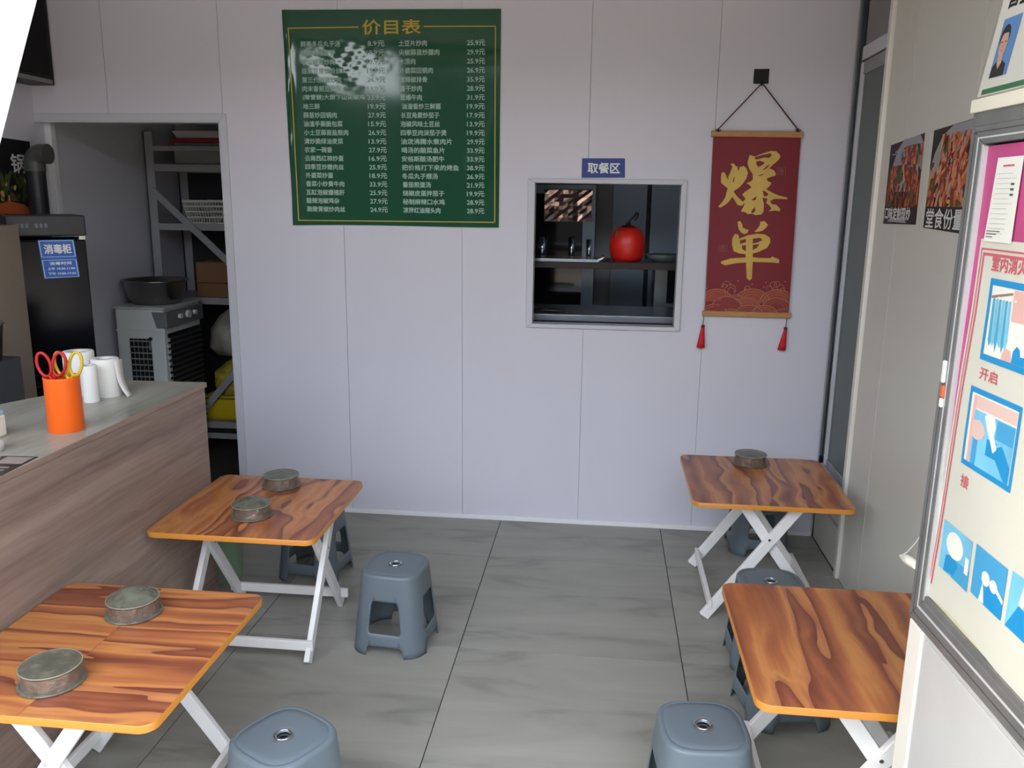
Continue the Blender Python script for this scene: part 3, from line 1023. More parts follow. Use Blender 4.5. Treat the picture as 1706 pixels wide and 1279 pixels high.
# ================================================================== FOOD POSTERS ON THE RIGHT WALL
def clampP(P, u0, u1, v0, v1):
    return [(max(u0, min(u1, a)), max(v0, min(v1, b))) for a, b in P]


FOODC = [mat('chilli red print', (158, 44, 26), .5), mat('meat brown print', (120, 62, 40), .5), mat('roast orange print', (190, 96, 50), .5), mat('pepper green print', (62, 84, 40), .5), mat('pale pork print', (196, 138, 106), .5), mat('dark sauce print', (58, 30, 24), .5), mat('yellow sauce print', (206, 158, 80), .5)]
PRBLK = mat('black print', (20, 19, 22), .45)
PRGREY = mat('grey plate print', (150, 150, 156), .5)
PRWHT = mat('white brush print', (212, 212, 208), .5)


def food(mb, fn, u0, u1, v0, v1, n, seed, wts, lo=.012, hi=.045):
    rnd = random.Random(seed)
    for k in range(n):
        cu, cv = rnd.uniform(u0, u1), rnd.uniform(v0, v1)
        L, W_ = rnd.uniform(lo, hi), rnd.uniform(lo * .35, hi * .30)
        a = rnd.gauss(1.35, .5)
        m = rnd.choices(range(7), wts)[0]
        P = []
        for i in range(7):
            t = 2 * PI * i / 7
            x, y = L * math.cos(t) * rnd.uniform(.8, 1.1), W_ * math.sin(t) * rnd.uniform(.7, 1.2)
            P.append((cu + x * math.cos(a) - y * math.sin(a), cv + x * math.sin(a) + y * math.cos(a)))
        mb.flat(clampP(P, u0, u1, v0, v1), fn, .0014 + k * .000004, m)


RW = 1.06
fr = lambda u, v, t: (RW - t, u, v)          # u = world y, falls towards the viewer's right


def mirror_fr(y_left):
    """u grows to the right in view, i.e. towards the entrance (smaller y)"""
    return lambda u, v, t: (RW - t - .0006, y_left - u, v)


p1 = thing('food_poster', 'narrow food poster nearer the window on the right wall, black at its foot', 'poster')
f1 = mirror_fr(3.418)
MB().prism([(0, 1.522), (.345, 1.528), (.335, 1.832), (-.004, 1.812)], f1, .0002, .0012).build('sheet', PRBLK, p1)
m = MB()
m.flat([(.14, 1.822), (.30, 1.829), (.338, 1.80), (.342, 1.64), (.02, 1.64), (.02, 1.70), (.08, 1.79)], f1, .0013, 0)
m.build('plate_print', PRGREY, p1)
m = MB(); food(m, f1, .012, .34, 1.585, 1.735, 150, 4, (4, 6, 3, 3, 1, 4, .6)); food(m, f1, .13, .336, 1.73, 1.80, 50, 5, (4, 5, 4, 3, 1, 3, .5))
m.build('food_print', FOODC, p1)
letters([('口味定制现炒', .015, .285, 1.562, .044, .03)], f1, 'lettering', PRWHT, p1, .0024)
letters([('一勺烟火味', .03, .17, 1.775, .03, .02)], f1, 'script_lettering', mat('lilac print', (168, 164, 190), .5), p1, .0024)
m = MB(); m.flat([(.15 + .10 * math.cos(a), 1.531 + .016 * max(0, math.sin(a))) for a in [PI * i / 16 for i in range(17)]], f1, .0016, 0)
m.build('bowl_print', PRGREY, p1)

p2 = thing('food_poster', 'wider food poster beside the fire cabinet on the right wall, with a pale bowl', 'poster')
f2 = mirror_fr(2.998)
MB().prism([(0, 1.520), (.345, 1.512), (.345, 1.845), (0, 1.833)], f2, .0002, .0012).build('sheet', mat('dark green print', (24, 34, 34), .45), p2)
m = MB()
pl_ = [(.0, 1.62), (.0, 1.70), (.03, 1.76), (.08, 1.81), (.16, 1.838), (.344, 1.843), (.344, 1.62)]
m.flat(pl_, f2, .0013, 0)
m.build('plate_print', PRGREY, p2)
m = MB(); food(m, f2, .005, .34, 1.590, 1.73, 190, 11, (4, 3, 5, 1, 5, 1.4, 2)); food(m, f2, .075, .34, 1.72, 1.815, 90, 12, (4, 3, 5, 1.4, 5, 1, 2.2))
m.build('food_print', FOODC, p2)
letters([('堂食份量', .02, .315, 1.553, .062, .018)], f2, 'lettering', PRWHT, p2, .0026)

# ================================================================== FIRE CABINET BY THE ENTRANCE
K = .97
CAM = Vector((0, 0, 1.6))
P0 = Vector((.68, 1.712, 0)); Uv = Vector((math.sin(math.radians(3.2)), -math.cos(math.radians(3.2)), 0)); Nv = Vector((Uv.y, -Uv.x, 0))
# cabinet frame: origin at its far front foot, u towards the street, n out of its face
ORG = Vector((.6596, 1.6606, 1.6 - 1.6 * K))
fc = lambda u, v, t: tuple(ORG + (Uv * (u * K) + Vector((0, 0, v * K))) / 1000 + Nv * t)
cab = thing('fire_cabinet', 'tall white fire hose cabinet with framed glass front at the right entrance side', 'fire cabinet')
CW = mat('white cabinet enamel', (188, 188, 184), .4, var=(6, .03))
AF = mat('worn aluminium frame', (126, 126, 124), .4, metal=.4, var=(14, .12))
U1 = 690
zf = -1000 * ORG.z / K        # floor height in cabinet units
bodyp = [(-22, zf), (U1, zf), (U1, 735), (-22, 735)]
MB().prism(bodyp, fc, -.26, -.004).build('lower_body', CW, cab)
cpanel = MB().prism([(48, zf + 40), (U1 - 30, zf + 40), (U1 - 30, 722), (48, 722)], fc, -.004, -.0005).build('lower_door', CW, cab, bevel=.003)
MB().prism([(-24, zf), (40, zf), (40, 735), (-24, 735)], fc, -.006, .002).build('corner_post', mat('ivory enamel', (228, 226, 214), .35), cab, bevel=.006)
# hollow upper box
MB().prism([(-22, 735), (U1, 735), (U1, 1765), (-22, 1765)], fc, -.26, -.22).build('back_panel', CW, cab)
MB().prism([(-22, 735), (-10, 735), (-10, 1765), (-22, 1765)], fc, -.22, -.02).build('side_panel', CW, cab)
MB().prism([(U1 - 12, 735), (U1, 735), (U1, 1765), (U1 - 12, 1765)], fc, -.22, -.02).build('side_panel', CW, cab)
for nm, P in (('frame_stile', [(-25, 738), (28, 799), (35, 1707), (-12, 1740)]), ('frame_stile', [(U1, 738), (U1, 1740), (U1 - 40, 1707), (U1 - 40, 795)]),
              ('frame_rail', [(-12, 1740), (35, 1707), (U1 - 40, 1707), (U1, 1740)]), ('frame_rail', [(-25, 738), (U1, 738), (U1 - 40, 795), (28, 799)])):
    MB().prism(P, fc, -.022, .004).build(nm, AF, cab, bevel=.003)
GRV = mat('dark frame groove', (74, 73, 71), .5)
for f_, w_ in ((.30, .05), (.62, .09)):
    lo = lambda k, a, b: (a[0] + (b[0] - a[0]) * k, a[1] + (b[1] - a[1]) * k)
    for A0, A1, B0, B1 in (((-25, 738), (28, 799), (U1, 738), (U1 - 40, 795)), ((-25, 738), (28, 799), (-12, 1740), (35, 1707)), ((-12, 1740), (35, 1707), (U1, 1740), (U1 - 40, 1707))):
        MB().prism([lo(f_, A0, A1), lo(f_, B0, B1), lo(f_ + w_, B0, B1), lo(f_ + w_, A0, A1)], fc, .0035, .0044).build('frame_groove', GRV if w_ < .08 else MATS['bright bead'] if 'bright bead' in MATS else mat('bright bead', (205, 206, 204), .3, metal=.2), cab)
MB().prism([(28, 799), (34, 803), (41, 1703), (35, 1707)], fc, -.02, .0025).build('frame_bead', mat('bright bead', (205, 206, 204), .3, metal=.2), cab)
MB().prism([(30, 797), (U1 - 40, 792), (U1 - 40, 806), (34, 812)], fc, -.02, .0025).build('frame_bead', AF, cab)
MB().prism([(-14, 1740), (U1, 1740), (U1, 1768), (-14, 1768)], fc, -.24, .002).build('head_rail', AF, cab)
MB().prism([(-24, 1765), (U1 + 4, 1765), (U1 + 4, 1791), (-24, 1789)], fc, -.27, .006).build('top_ledge', mat('cream enamel', (222, 217, 196), .4), cab, bevel=.002)
# glass
gm = bpy.data.materials.new('cabinet glass'); gm.use_nodes = True
gt = gm.node_tree
gt.nodes.remove(gt.nodes['Principled BSDF'])
tr = gt.nodes.new('ShaderNodeBsdfTransparent'); tr.inputs[0].default_value = (.95, .97, .96, 1)
gl = gt.nodes.new('ShaderNodeBsdfGlossy'); gl.inputs['Roughness'].default_value = .06
lw = gt.nodes.new('ShaderNodeLayerWeight'); lw.inputs[0].default_value = .5
frn = gt.nodes.new('ShaderNodeMath'); frn.operation = 'POWER'; frn.inputs[1].default_value = 6.0
gt.links.new(lw.outputs['Facing'], frn.inputs[0])
mx = gt.nodes.new('ShaderNodeMixShader')
gt.links.new(frn.outputs[0], mx.inputs[0]); gt.links.new(tr.outputs[0], mx.inputs[1]); gt.links.new(gl.outputs[0], mx.inputs[2])
gt.links.new(mx.outputs[0], gt.nodes['Material Output'].inputs[0])
MB().flat([(28, 799), (U1 - 40, 795), (U1 - 40, 1707), (35, 1707)], fc, .002).build('glass_pane', gm, cab)
# papers behind the glass
PINK = mat('pink paper', (192, 78, 130), .6, var=(4, .10))
CREAM = mat('cream paper', (214, 209, 194), .65, var=(5, .03))
CYAN = mat('blue print', (24, 142, 200), .6)
LBLUE = mat('light blue print', (120, 190, 220), .6, var=(9, .15))
PEACH = mat('peach print', (226, 176, 168), .6)
REDP = mat('faded red print', (206, 92, 104), .6)
PALE = mat('pale print', (236, 232, 222), .6)


def wavy(u, v):
    return .0009 * math.sin(v / 95 + u / 60) + .0005 * math.sin(u / 33 - v / 140)


def fp(base):
    return lambda u, v, t: fc(u, v, base + wavy(u, v) + t)


pk = thing('backing_sheet', 'pink paper sheet pinned behind the glass of the fire cabinet', 'paper')
MPK = fp(-.0055)
vs, fs = [], []
for j in range(31):
    for i in range(16):
        u = -4 + 650 * i / 15; v = 1150 + 553 * j / 30
        vs.append(MPK(u, v, 0))
for j in range(30):
    for i in range(15):
        q = j * 16 + i
        fs.append((q, q + 1, q + 17, q + 16))
MB().add(vs, fs, 0, True).build('sheet', PINK, pk)
m = MB()
for j in range(8):
    for i in range(6):
        m.rect(-4 + 108 * i, 104 + 108 * i, 1000 + 150 * j / 8, 1000 + 150 * (j + 1) / 8, MPK, 0, 0)
        m.rect(-4 + 108 * i, 104 + 108 * i, 800 + 200 * j / 8, 800 + 200 * (j + 1) / 8, MPK, 0, 1)
m.build('faded_sheet', [mat('faded peach paper', (228, 178, 160), .6, var=(5, .06)), mat('yellowed paper', (214, 204, 166), .65, var=(5, .06))], pk)
# instruction sheet
ins = thing('instruction_sheet', 'cream fire hose instruction sheet with blue framed pictures behind the cabinet glass', 'notice')
MI = fp(-.0032)
vs, fs = [], []
edge = [(823, 22), (934, 30), (1064, 38), (1279, 50), (1400, 58), (1538, 60)]
def eu(v):
    for (a, b), (c, d) in zip(edge, edge[1:]):
        if v <= c:
            return b + (d - b) * (v - a) / (c - a)
    return edge[-1][1]
for j in range(36):
    v = 812 + (1538 - 812) * j / 35
    for i in range(20):
        u = eu(v) + (640 - eu(v)) * i / 19
        sag = 8 * math.sin((u - 20) / 260 * PI) * (1 - j / 35) ** 4
        vs.append(MI(u, v + (sag if j < 10 else 0), 0))
for j in range(35):
    for i in range(19):
        q = j * 20 + i
        fs.append((q, q + 1, q + 21, q + 20))
MB().add(vs, fs, 0, True).build('sheet', CREAM, ins)
ln = MB()
for off, w_ in ((8, 3), (16, 5)):
    for j in range(30):
        a, b = 860 + (1530 - 860) * j / 30 - off, 860 + (1530 - 860) * (j + 1) / 30 - off
        ln.flat([(eu(a) + off, a), (eu(a) + off + w_, a), (eu(b) + off + w_, b), (eu(b) + off, b)], MI, .0010)
    for j in range(20):
        ln.rect(60 + off + j * 28, 60 + off + (j + 1) * 28, 1530 - off - w_, 1530 - off, MI, .0010)
ln.build('border_line', REDP, ins)


def subdiv_rect(mb, u0, u1, v0, v1, t, m=0, n=6):
    for i in range(n):
        for j in range(n):
            mb.rect(u0 + (u1 - u0) * i / n, u0 + (u1 - u0) * (i + 1) / n, v0 + (v1 - v0) * j / n, v0 + (v1 - v0) * (j + 1) / n, MI, t, m)


def frame_pic(u0, u1, v0, v1, w_, k):
    f_ = MB()
    for a, b, c, d in ((u0, u1, v1 - w_, v1), (u0, u1, v0, v0 + w_), (u0, u0 + w_ * .8, v0, v1), (u1 - w_ * .8, u1, v0, v1)):
        subdiv_rect(f_, a, b, c, d, .0012, 0, 5)
    f_.build('picture_frame', CYAN, ins)


frame_pic(116, 400, 1324, 1471, 11, 0)
pc = MB()
subdiv_rect(pc, 126, 390, 1336, 1459, .0009, 0)
subdiv_rect(pc, 203, 300, 1405, 1458, .0014, 1, 4)
pc.flat([(128, 1441), (200, 1453), (200, 1449), (128, 1436)], MI, .0015, 3)
rnd = random.Random(3)
for k in range(6):
    a = 134 + k * 11
    pc.flat([(a, 1436), (a + 8, 1438), (a + 11, 1360 + rnd.uniform(-6, 10)), (a + 6, 1347 + rnd.uniform(-4, 12)), (a + 1, 1362)], MI, .0015, 2 if k % 2 else 4)
for k in range(5):
    a = 150 + k * 14
    pc.flat([(a, 1440), (a + 5, 1442), (a + 10, 1440), (a + 5, 1437)], MI, .0017, 0)
pc.flat([(186, 1336), (190, 1350), (200, 1357), (214, 1355), (220, 1336)], MI, .0015, 1)
pc.flat([(220, 1336), (222, 1356), (232, 1366), (242, 1362), (246, 1350), (268, 1352), (290, 1336)], MI, .0016, 5)
pc.build('picture_print', [PALE, PEACH, LBLUE, mat('brown line print', (150, 120, 96), .6), mat('aqua print', (66, 166, 200), .6), CYAN], ins)
frame_pic(100, 274, 1121, 1271, 10, 1)
pc = MB()
subdiv_rect(pc, 109, 265, 1131, 1261, .0009, 0)
subdiv_rect(pc, 118, 128, 1131, 1258, .0013, 1, 3)
subdiv_rect(pc, 128, 264, 1235, 1258, .0013, 6, 3)
subdiv_rect(pc, 128, 264, 1131, 1232, .0012, 2, 4)
subdiv_rect(pc, 205, 262, 1196, 1230, .0015, 4, 3)
subdiv_rect(pc, 180, 212, 1160, 1190, .0015, 5, 3)
subdiv_rect(pc, 134, 150, 1131, 1182, .0015, 4, 3)
pc.flat([(126, 1183), (126, 1212), (150, 1216), (166, 1208), (172, 1196), (164, 1184), (146, 1178)], MI, .0018, 6)
pc.flat([(164, 1228), (180, 1236), (196, 1232), (204, 1216), (200, 1200), (216, 1180), (204, 1170), (190, 1190), (178, 1204), (172, 1214)], MI, .0020, 0)
pc.flat([(208, 1166), (216, 1184), (230, 1190), (262, 1160), (262, 1132), (250, 1132)], MI, .0021, 5)
pc.build('picture_print', [PALE, PEACH, LBLUE, CREAM, mat('mid blue print', (70, 158, 204), .6), CYAN, mat('skin pink print', (226, 190, 178), .6)], ins)
for (u0, u1), (v0, v1), k in (((63, 180), (893, 992), 0), ((194, 304), (901, 996), 1), ((317, 430), (900, 1000), 2)):
    pc = MB()
    subdiv_rect(pc, u0, u1, v0, v1, .0012, 0 if k != 1 else 1, 4)
    subdiv_rect(pc, u0 + (u1 - u0) * .45, u1, v0, v0 + (v1 - v0) * .4, .0015, 1 if k != 1 else 2, 3)
    if k == 0:
        pc.flat([(u0 + 54 + 34 * math.cos(2 * PI * i / 18), v0 + 64 + 26 * math.sin(2 * PI * i / 18)) for i in range(18)], MI, .0018, 3)
        subdiv_rect(pc, u1 - 18, u1 - 4, v0 + 30, v0 + 62, .0018, 3, 2)
        pc.flat([(u0 + 20, v0), (u0 + 60, v0 + 6), (u0 + 74, v0 + 30), (u0 + 50, v0 + 44), (u0 + 24, v0 + 34)], MI, .0017, 2)
    elif k == 1:
        for cu, cv, r in ((u0 + 48, v0 + 48, 15), (u0 + 76, v0 + 46, 13)):
            pc.flat([(cu + r * math.cos(2 * PI * i / 12), cv + r * .9 * math.sin(2 * PI * i / 12)) for i in range(12)], MI, .0018, 3)
        pc.flat([(u0 + 40, v0 + 38), (u0 + 32, v0), (u0 + 52, v0 + 2)], MI, .0017, 3)
        pc.flat([(u0 + 84, v0 + 50), (u1, v0 + 36), (u1, v0 + 28), (u0 + 84, v0 + 40)], MI, .0017, 3)
    else:
        pc.flat([(u0 + 30, v0 + 52), (u0 + 44, v0 + 50), (u0 + 50, v1 - 12), (u0 + 38, v1 - 8)], MI, .0018, 3)
        pc.flat([(u0 + 2, v0 + 2), (u0 + 34, v0 + 56), (u0 + 60, v0 + 40), (u0 + 66, v0)], MI, .0017, 2)
    pc.build('picture_print', [LBLUE, mat('mid blue print', (70, 158, 204), .6), CYAN, PALE], ins)
letters([('室内消火栓', 112, 262, 1497, 26, .03), ('开启', 124, 184, 1300, 22, .02), ('接', 108, 138, 1090, 24, .02)], MI, 'lettering', REDP, ins, .0011)
# note pinned above it
nt_ = thing('paper_note', 'white paper note over the pink sheet behind the cabinet glass', 'paper')
MN = fp(-.0012)
m = MB()
for i in range(5):
    for j in range(8):
        q = lambda a, b: (90 - 17 * (1 - b) + (86 + 13 * (1 - b)) * a, 1534 + (1680 - 1534) * b)
        a0, a1, b0, b1 = i / 5, (i + 1) / 5, j / 8, (j + 1) / 8
        m.flat([q(a0, b0), q(a1, b0), q(a1, b1), q(a0, b1)], MN, 0)
m.build('sheet', PALE, nt_)
m = MB()
rnd = random.Random(8)
for k in range(13):
    v = 1652 - k * 8.6
    m.rect(96 - k * 1.2, 150 + rnd.uniform(-6, 14) - k, v, v + .9, MN, .0006, 0)
m.rect(112, 150, 1664, 1667, MN, .0007, 1)
for k in range(3):
    m.rect(146, 158, 1632 - k * 9, 1636 - k * 9, MN, .0008, 2)
    m.rect(80, 128 - k * 12, 1552 - k * 5, 1553.4 - k * 5, MN, .0007, 2)
m.build('ruled_print', [mat('faint grey print', (196, 192, 184), .6), REDP, mat('ink print', (96, 94, 92), .6)], nt_)

# latch on the stile and the plug on a cord
lt = thing('cabinet_latch', 'small latch with orange tag on the edge of the fire cabinet', 'latch')
MB().prism([(2, 1255), (13, 1255), (13, 1300), (2, 1300)], fc, .0045, .012).build('latch_body', mat('pale latch', (206, 204, 196), .35), lt, bevel=.003)
MB().prism([(4, 1226), (14, 1226), (14, 1250), (4, 1250)], fc, .0045, .010).build('orange_tag', mat('orange tag', (214, 96, 50), .4), lt, bevel=.002)
MB().prism([(4, 1206), (14, 1206), (14, 1224), (4, 1224)], fc, .0045, .010).build('white_tag', PALE, lt, bevel=.002)
pg = thing('plug', 'small white plug on a thin cord hanging at the cabinet edge', 'plug')
MB().tube([fc(-26, 919, .0), fc(-50, 895, -.004), fc(-84, 858, -.004), fc(-104, 840, 0)], .0014, 6).build('cord', TRIMW, pg)
MB().tube([fc(-106, 838, 0), fc(-84, 842, 0), fc(-80, 844, 0), fc(-50, 849, 0), fc(-27, 852, 0)], [.004, .007, .010, .011, .0085], 10).build('plug_body', mat('ivory plug', (226, 222, 208), .4), pg)

# licence leaning on the ledge
lic = thing('licence_holder', 'clear licence holder with an identity photo standing on the cabinet ledge', 'licence')
def fl(u, v, t):
    k = (v - 1792) / 1000
    return fc(u + k * 300, v, .006 + t - k * .02)
MB().prism([(-2, 1792), (420, 1792), (420, 2080), (-2, 2080)], fl, -.002, 0).build('sheet', mat('white licence paper', (206, 200, 190), .4), lic)
MB().flat([(-5, 1792), (422, 1792), (422, 2082), (-5, 2082)], fl, .0030).build('cover', gm, lic)
m = MB()
m.rect(12, 400, 1794, 1803, fl, .0006, 0)
m.rect(24, 84, 1820, 1914, fl, .0006, 1)
sk = [(46 + 13 * math.cos(2 * PI * i / 20), 1873 + 22 * math.sin(2 * PI * i / 20)) for i in range(20)]
m.flat([(44 + 16 * math.cos(2 * PI * i / 20), 1884 + 20 * math.sin(2 * PI * i / 20)) for i in range(20)], fl, .0008, 3)
m.flat([(26, 1820), (26, 1838), (38, 1846), (56, 1846), (72, 1838), (74, 1820)], fl, .0008, 3)
m.flat([(40, 1856), (54, 1856), (56, 1842), (48, 1832), (40, 1842)], fl, .0010, 2)
m.flat(sk, fl, .0011, 2)
m.flat([(33, 1884), (36, 1896), (46, 1900), (57, 1896), (60, 1884), (54, 1890), (40, 1890)], fl, .0013, 3)
for a in (40, 52):
    m.rect(a - 2.6, a + 2.6, 1875, 1877, fl, .0014, 3)
m.rect(42, 51, 1861, 1862.6, fl, .0014, 4)
m.rect(45.4, 47.4, 1866, 1873, fl, .0014, 4)
m.build('printed_photo', [mat('green strip', (56, 110, 74), .5), mat('photo blue', (88, 128, 176), .5), mat('photo skin', (196, 150, 128), .5), mat('photo dark', (46, 42, 46), .5), mat('photo lips', (166, 104, 96), .5)], lic)
for ch_, u0_ in (('营', 22), ('业', 62)):
    letters([(ch_, u0_, u0_ + 34, 1948, 34, .03)], fl, 'lettering', PRBLK, lic, .0007)

# ================================================================== DOOR CURTAIN (blown out by the sun)
cu = MB()
NXc, NZc = 40, 24
vs, fs = [], []
for j in range(NZc + 1):
    z = 1.56 + 1.04 * j / NZc
    e = -.800 + .41 * (z - 1.75) + .02 * (z - 1.75) ** 2
    for i in range(NXc + 1):
        k = i / NXc
        x = e - k * (.30 + .10 * (z - 1.56))
        vs.append((x, 1.10 + .022 * math.sin(k * 22 + z * .7) + .006 * math.sin(k * 61), z))
for j in range(NZc):
    for i in range(NXc):
        q = j * (NXc + 1) + i
        fs.append((q, q + 1, q + NXc + 2, q + NXc + 1))
ctn = cu.add(vs, fs, 0, True).build('door_curtain', mat('white curtain cloth', (242, 240, 236), .8), solid=.003)
tag(ctn, 'white cloth door curtain drawn aside at the entrance, bright in the sun', 'curtain')

# ================================================================== LEFT WALL THINGS
tv = thing('wall_screen', 'black flat screen hung high on the left wall', 'screen', (-2.785, 0, 0))
MB().box(.0, .125, 3.40, 4.00, 2.105, 2.62).build('housing', DARK, tv, bevel=.004)
MB().box(.1255, .1275, 3.43, 3.97, 2.14, 2.60).build('display', mat('screen glass', (12, 12, 14), .3, spec=.15), tv)
MB().box(.1252, .129, 3.42, 3.98, 2.108, 2.128).build('lower_bezel', mat('grey bezel', (120, 117, 114), .4), tv)
lp = thing('food_poster', 'dark food poster with white brush lettering on the left wall above the black cabinet', 'poster')
flw = lambda u, v, t: (-2.789 + t, u, v)
MB().prism([(3.60, 1.38), (3.951, 1.38), (3.951, 1.842), (3.60, 1.852)], flw, .0002, .0014).build('sheet', PRBLK, lp)
m = MB(); food(m, flw, 3.61, 3.945, 1.56, 1.70, 80, 21, (0, .3, 0, 6, 0, 1.5, 1.3))
m.flat([(3.62 + .0, 1.40), (3.94, 1.40), (3.94, 1.50), (3.86, 1.545), (3.76, 1.56), (3.66, 1.545)], flw, .0020, 2)
m.build('food_print', FOODC, lp)
letters([('锅', 3.80, 3.90, 1.735, .085, .02)], flw, 'lettering', PRWHT, lp, .0026)
pipe = thing('drain_pipe', 'black plastic pipe with elbow rising behind the black cabinet', 'pipe', (-2.700, 3.86, 0))
MB().tube([(-.01, 0, 0), (-.01, 0, 1.735)], .044, 20).build('pipe_run', mat('black pipe', (36, 36, 40), .28), pipe)
MB().tube([(-.01, 0, 1.70)] + [(-.01 + .045 * (1 - math.cos(a)) * 1.0, .0 + .0 * a, 1.735 + .045 * math.sin(a)) for a in [PI / 2 * i / 6 for i in range(7)]] + [(.065, .0, 1.78)], .047, 18).build('elbow', mat('grey pipe', (74, 73, 72), .35), pipe)

# sterilising cabinet
sc_ = thing('sterilizer_cabinet', 'black dish sterilizing cabinet with blue sticker behind the counter', 'cabinet', (-2.530, 3.61, 0), math.radians(42))
GLB = mat('dark glass door', (16, 16, 22), .14, spec=.22)
MB().box(-.150, .150, -.13, .13, 0, 1.40).build('body', DARK, sc_, bevel=.006)
MB().box(-.158, .152, -.162, .135, 1.415, 1.505).build('head_unit', mat('charcoal plastic', (44, 42, 44), .4), sc_, bevel=.006)
dr = MB().box(-.148, .148, -.150, -.131, .765, 1.395).build('door', GLB, sc_, bevel=.004)
MB().bar((.062, -.157, .98), (.062, -.157, 1.20), .010, .010).build('handle', STEEL, dr)
MB().box(-.148, .148, -.150, -.131, .06, .750).build('door', GLB, sc_, bevel=.004)
hd = MB()
for k in range(6):
    x = -.14 + k * .018 + (.018 if k > 2 else 0)
    hd.box(x + .02, x + .031, -.1632, -.1625, 1.452, 1.470)
hd.build('faint_marking', mat('grey marking', (104, 104, 108), .5), sc_)
for sx in (-.148, .122):
    MB().box(sx, sx + .026, -.148, -.125, 1.398, 1.414).build('hinge', STEEL, sc_)
stk = thing('sticker', 'blue sterilizer sticker on the black cabinet door', 'sticker', (-2.530, 3.61, 0), math.radians(42))
Y0 = -.1505
fk = lambda u, v, t: (.022 + u * .0014 - (v - 1300) * .0001 * .6, Y0 - t, v * .001 - .003)
MB().prism([(-42, 1232), (60, 1238), (60, 1402), (-42, 1402)], fk, .0002, .0008).build('plate', mat('sticker blue', (34, 92, 176), .4), stk)
m = MB()
for a, b, c, d in ((-40, 58, 1396, 1399), (-40, 58, 1326, 1329), (-40, -37, 1326, 1399), (55, 58, 1326, 1399), (-40, 58, 1312, 1314.5), (-40, 58, 1236, 1238.5), (-40, -37, 1236, 1314), (55, 58, 1236, 1314)):
    m.rect(a, b, c, d, fk, .0010)
m.build('border_line', mat('pale blue line', (170, 196, 224), .5), stk)
letters([('消毒柜', -28, 48, 1362, 40, .03), ('消毒时间', -20, 42, 1299, 14, .03), ('上午 10:30-11:00', -28, 50, 1276, 12, .03), ('下午 17:00-17:30', -28, 50, 1254, 12, .03)], fk, 'lettering', mat('sticker white', (222, 224, 214), .5), stk, .0010)

# stainless unit at the far left
su = thing('steel_cupboard', 'stainless steel cupboard at the left edge beside the black cabinet', 'cupboard', (-2.60, 3.16, 0))
MB().box(-.18, .175, -.16, .15, 0, 1.47).build('carcass', mat('warm brushed steel', (150, 134, 116), .36, metal=.5), su, bevel=.004)
MB().box(-.175, .170, -.168, -.1605, .05, .80).build('door', MATS['warm brushed steel'], su, bevel=.003)
MB().box(-.175, .170, -.168, -.1605, .82, 1.46).build('door', MATS['warm brushed steel'], su, bevel=.003)
bb = thing('black_box', 'dark plastic box standing on the stainless cupboard', 'box', (-2.60, 3.16, 1.4705))
MB().box(-.11, .08, -.13, .13, 0, .165).build('box_body', mat('slate plastic', (48, 54, 56), .5), bb, bevel=.008)
MB().box(-.112, .082, -.132, .132, .165, .18).build('lid', DARK, bb, bevel=.004)
pt = thing('steel_pot', 'grey steel pot at the left edge behind the counter', 'pot', (-2.315, 2.82, 0))
MB().lathe([(.0, .99), (.10, .99), (.115, 1.12), (.12, 1.125), (.118, 1.13), (.11, 1.125), (.098, 1.0), (.0, 1.0)], 36).build('pot_body', STEEL, pt)
MB().box(-.12, .11, -.12, .12, 0, .99).build('stand', mat('dark steel stand', (70, 70, 72), .4, metal=.6), pt, bevel=.004)

# ================================================================== STORE ROOM
sk_ = thing('wall_socket', 'black switch plate on the store room wall by the door', 'socket', (-3.622, 5.4, 1.532))
MB().box(-.038, .038, -.008, 0, -.046, .046).build('plate', mat('socket surround', (130, 130, 130), .5), sk_, bevel=.003)
MB().box(-.030, .034, -.012, -.008, -.030, .040).build('face', DARK, sk_, bevel=.002)

RACKM = mat('white rack steel', (150, 150, 152), .45)
rk = thing('storage_rack', 'white steel storage rack in the store room', 'rack', (-2.735, 4.90, 0))
Wd = 1.02
for x, y in ((0, 0), (.02, .36), (Wd, 0), (Wd, .36)):
    sgn = 1 if x < .5 else -1
    pm_ = MB()
    pm_.box(min(x, x + sgn * .004), max(x, x + sgn * .004), y, y + .045, 0, 1.96)
    pm_.box(min(x, x + sgn * .055), max(x, x + sgn * .055), y, y + .004, 0, 1.96)
    pm_.build('upright', RACKM, rk)
for z in (.20, .985, 1.43, 1.775):
    s_ = MB()
    s_.box(.01, Wd - .01, .006, .36, z - .004, z)
    s_.box(.01, Wd - .01, .004, .008, z - .04, z)
    s_.box(.01, Wd - .01, .352, .356, z - .04, z)
    s_.build('shelf', RACKM, rk)
MB().bar((.06, -.002, 1.865), (Wd, -.002, 1.865), .012, .028, (0, 0, 1)).build('cross_bar', RACKM, rk)
MB().bar((.03, -.010, 1.63), (.62, -.010, 1.08), .010, .040, (0, 0, 1)).build('brace', RACKM, rk)
MB().bar((.10, -.010, .10), (.66, -.010, .72), .010, .040, (0, 0, 1)).build('brace', RACKM, rk)
MB().bar((.0, -.010, .115), (Wd, -.010, .115), .010, .035, (0, 0, 1)).build('cross_bar', RACKM, rk)
MB().box(.012, Wd - .012, .362, .368, .05, 1.95).build('shade_sheet', mat('dark shade sheet', (38, 38, 42), .7), rk)  # dark sheet put in for the deep shade behind the shelves
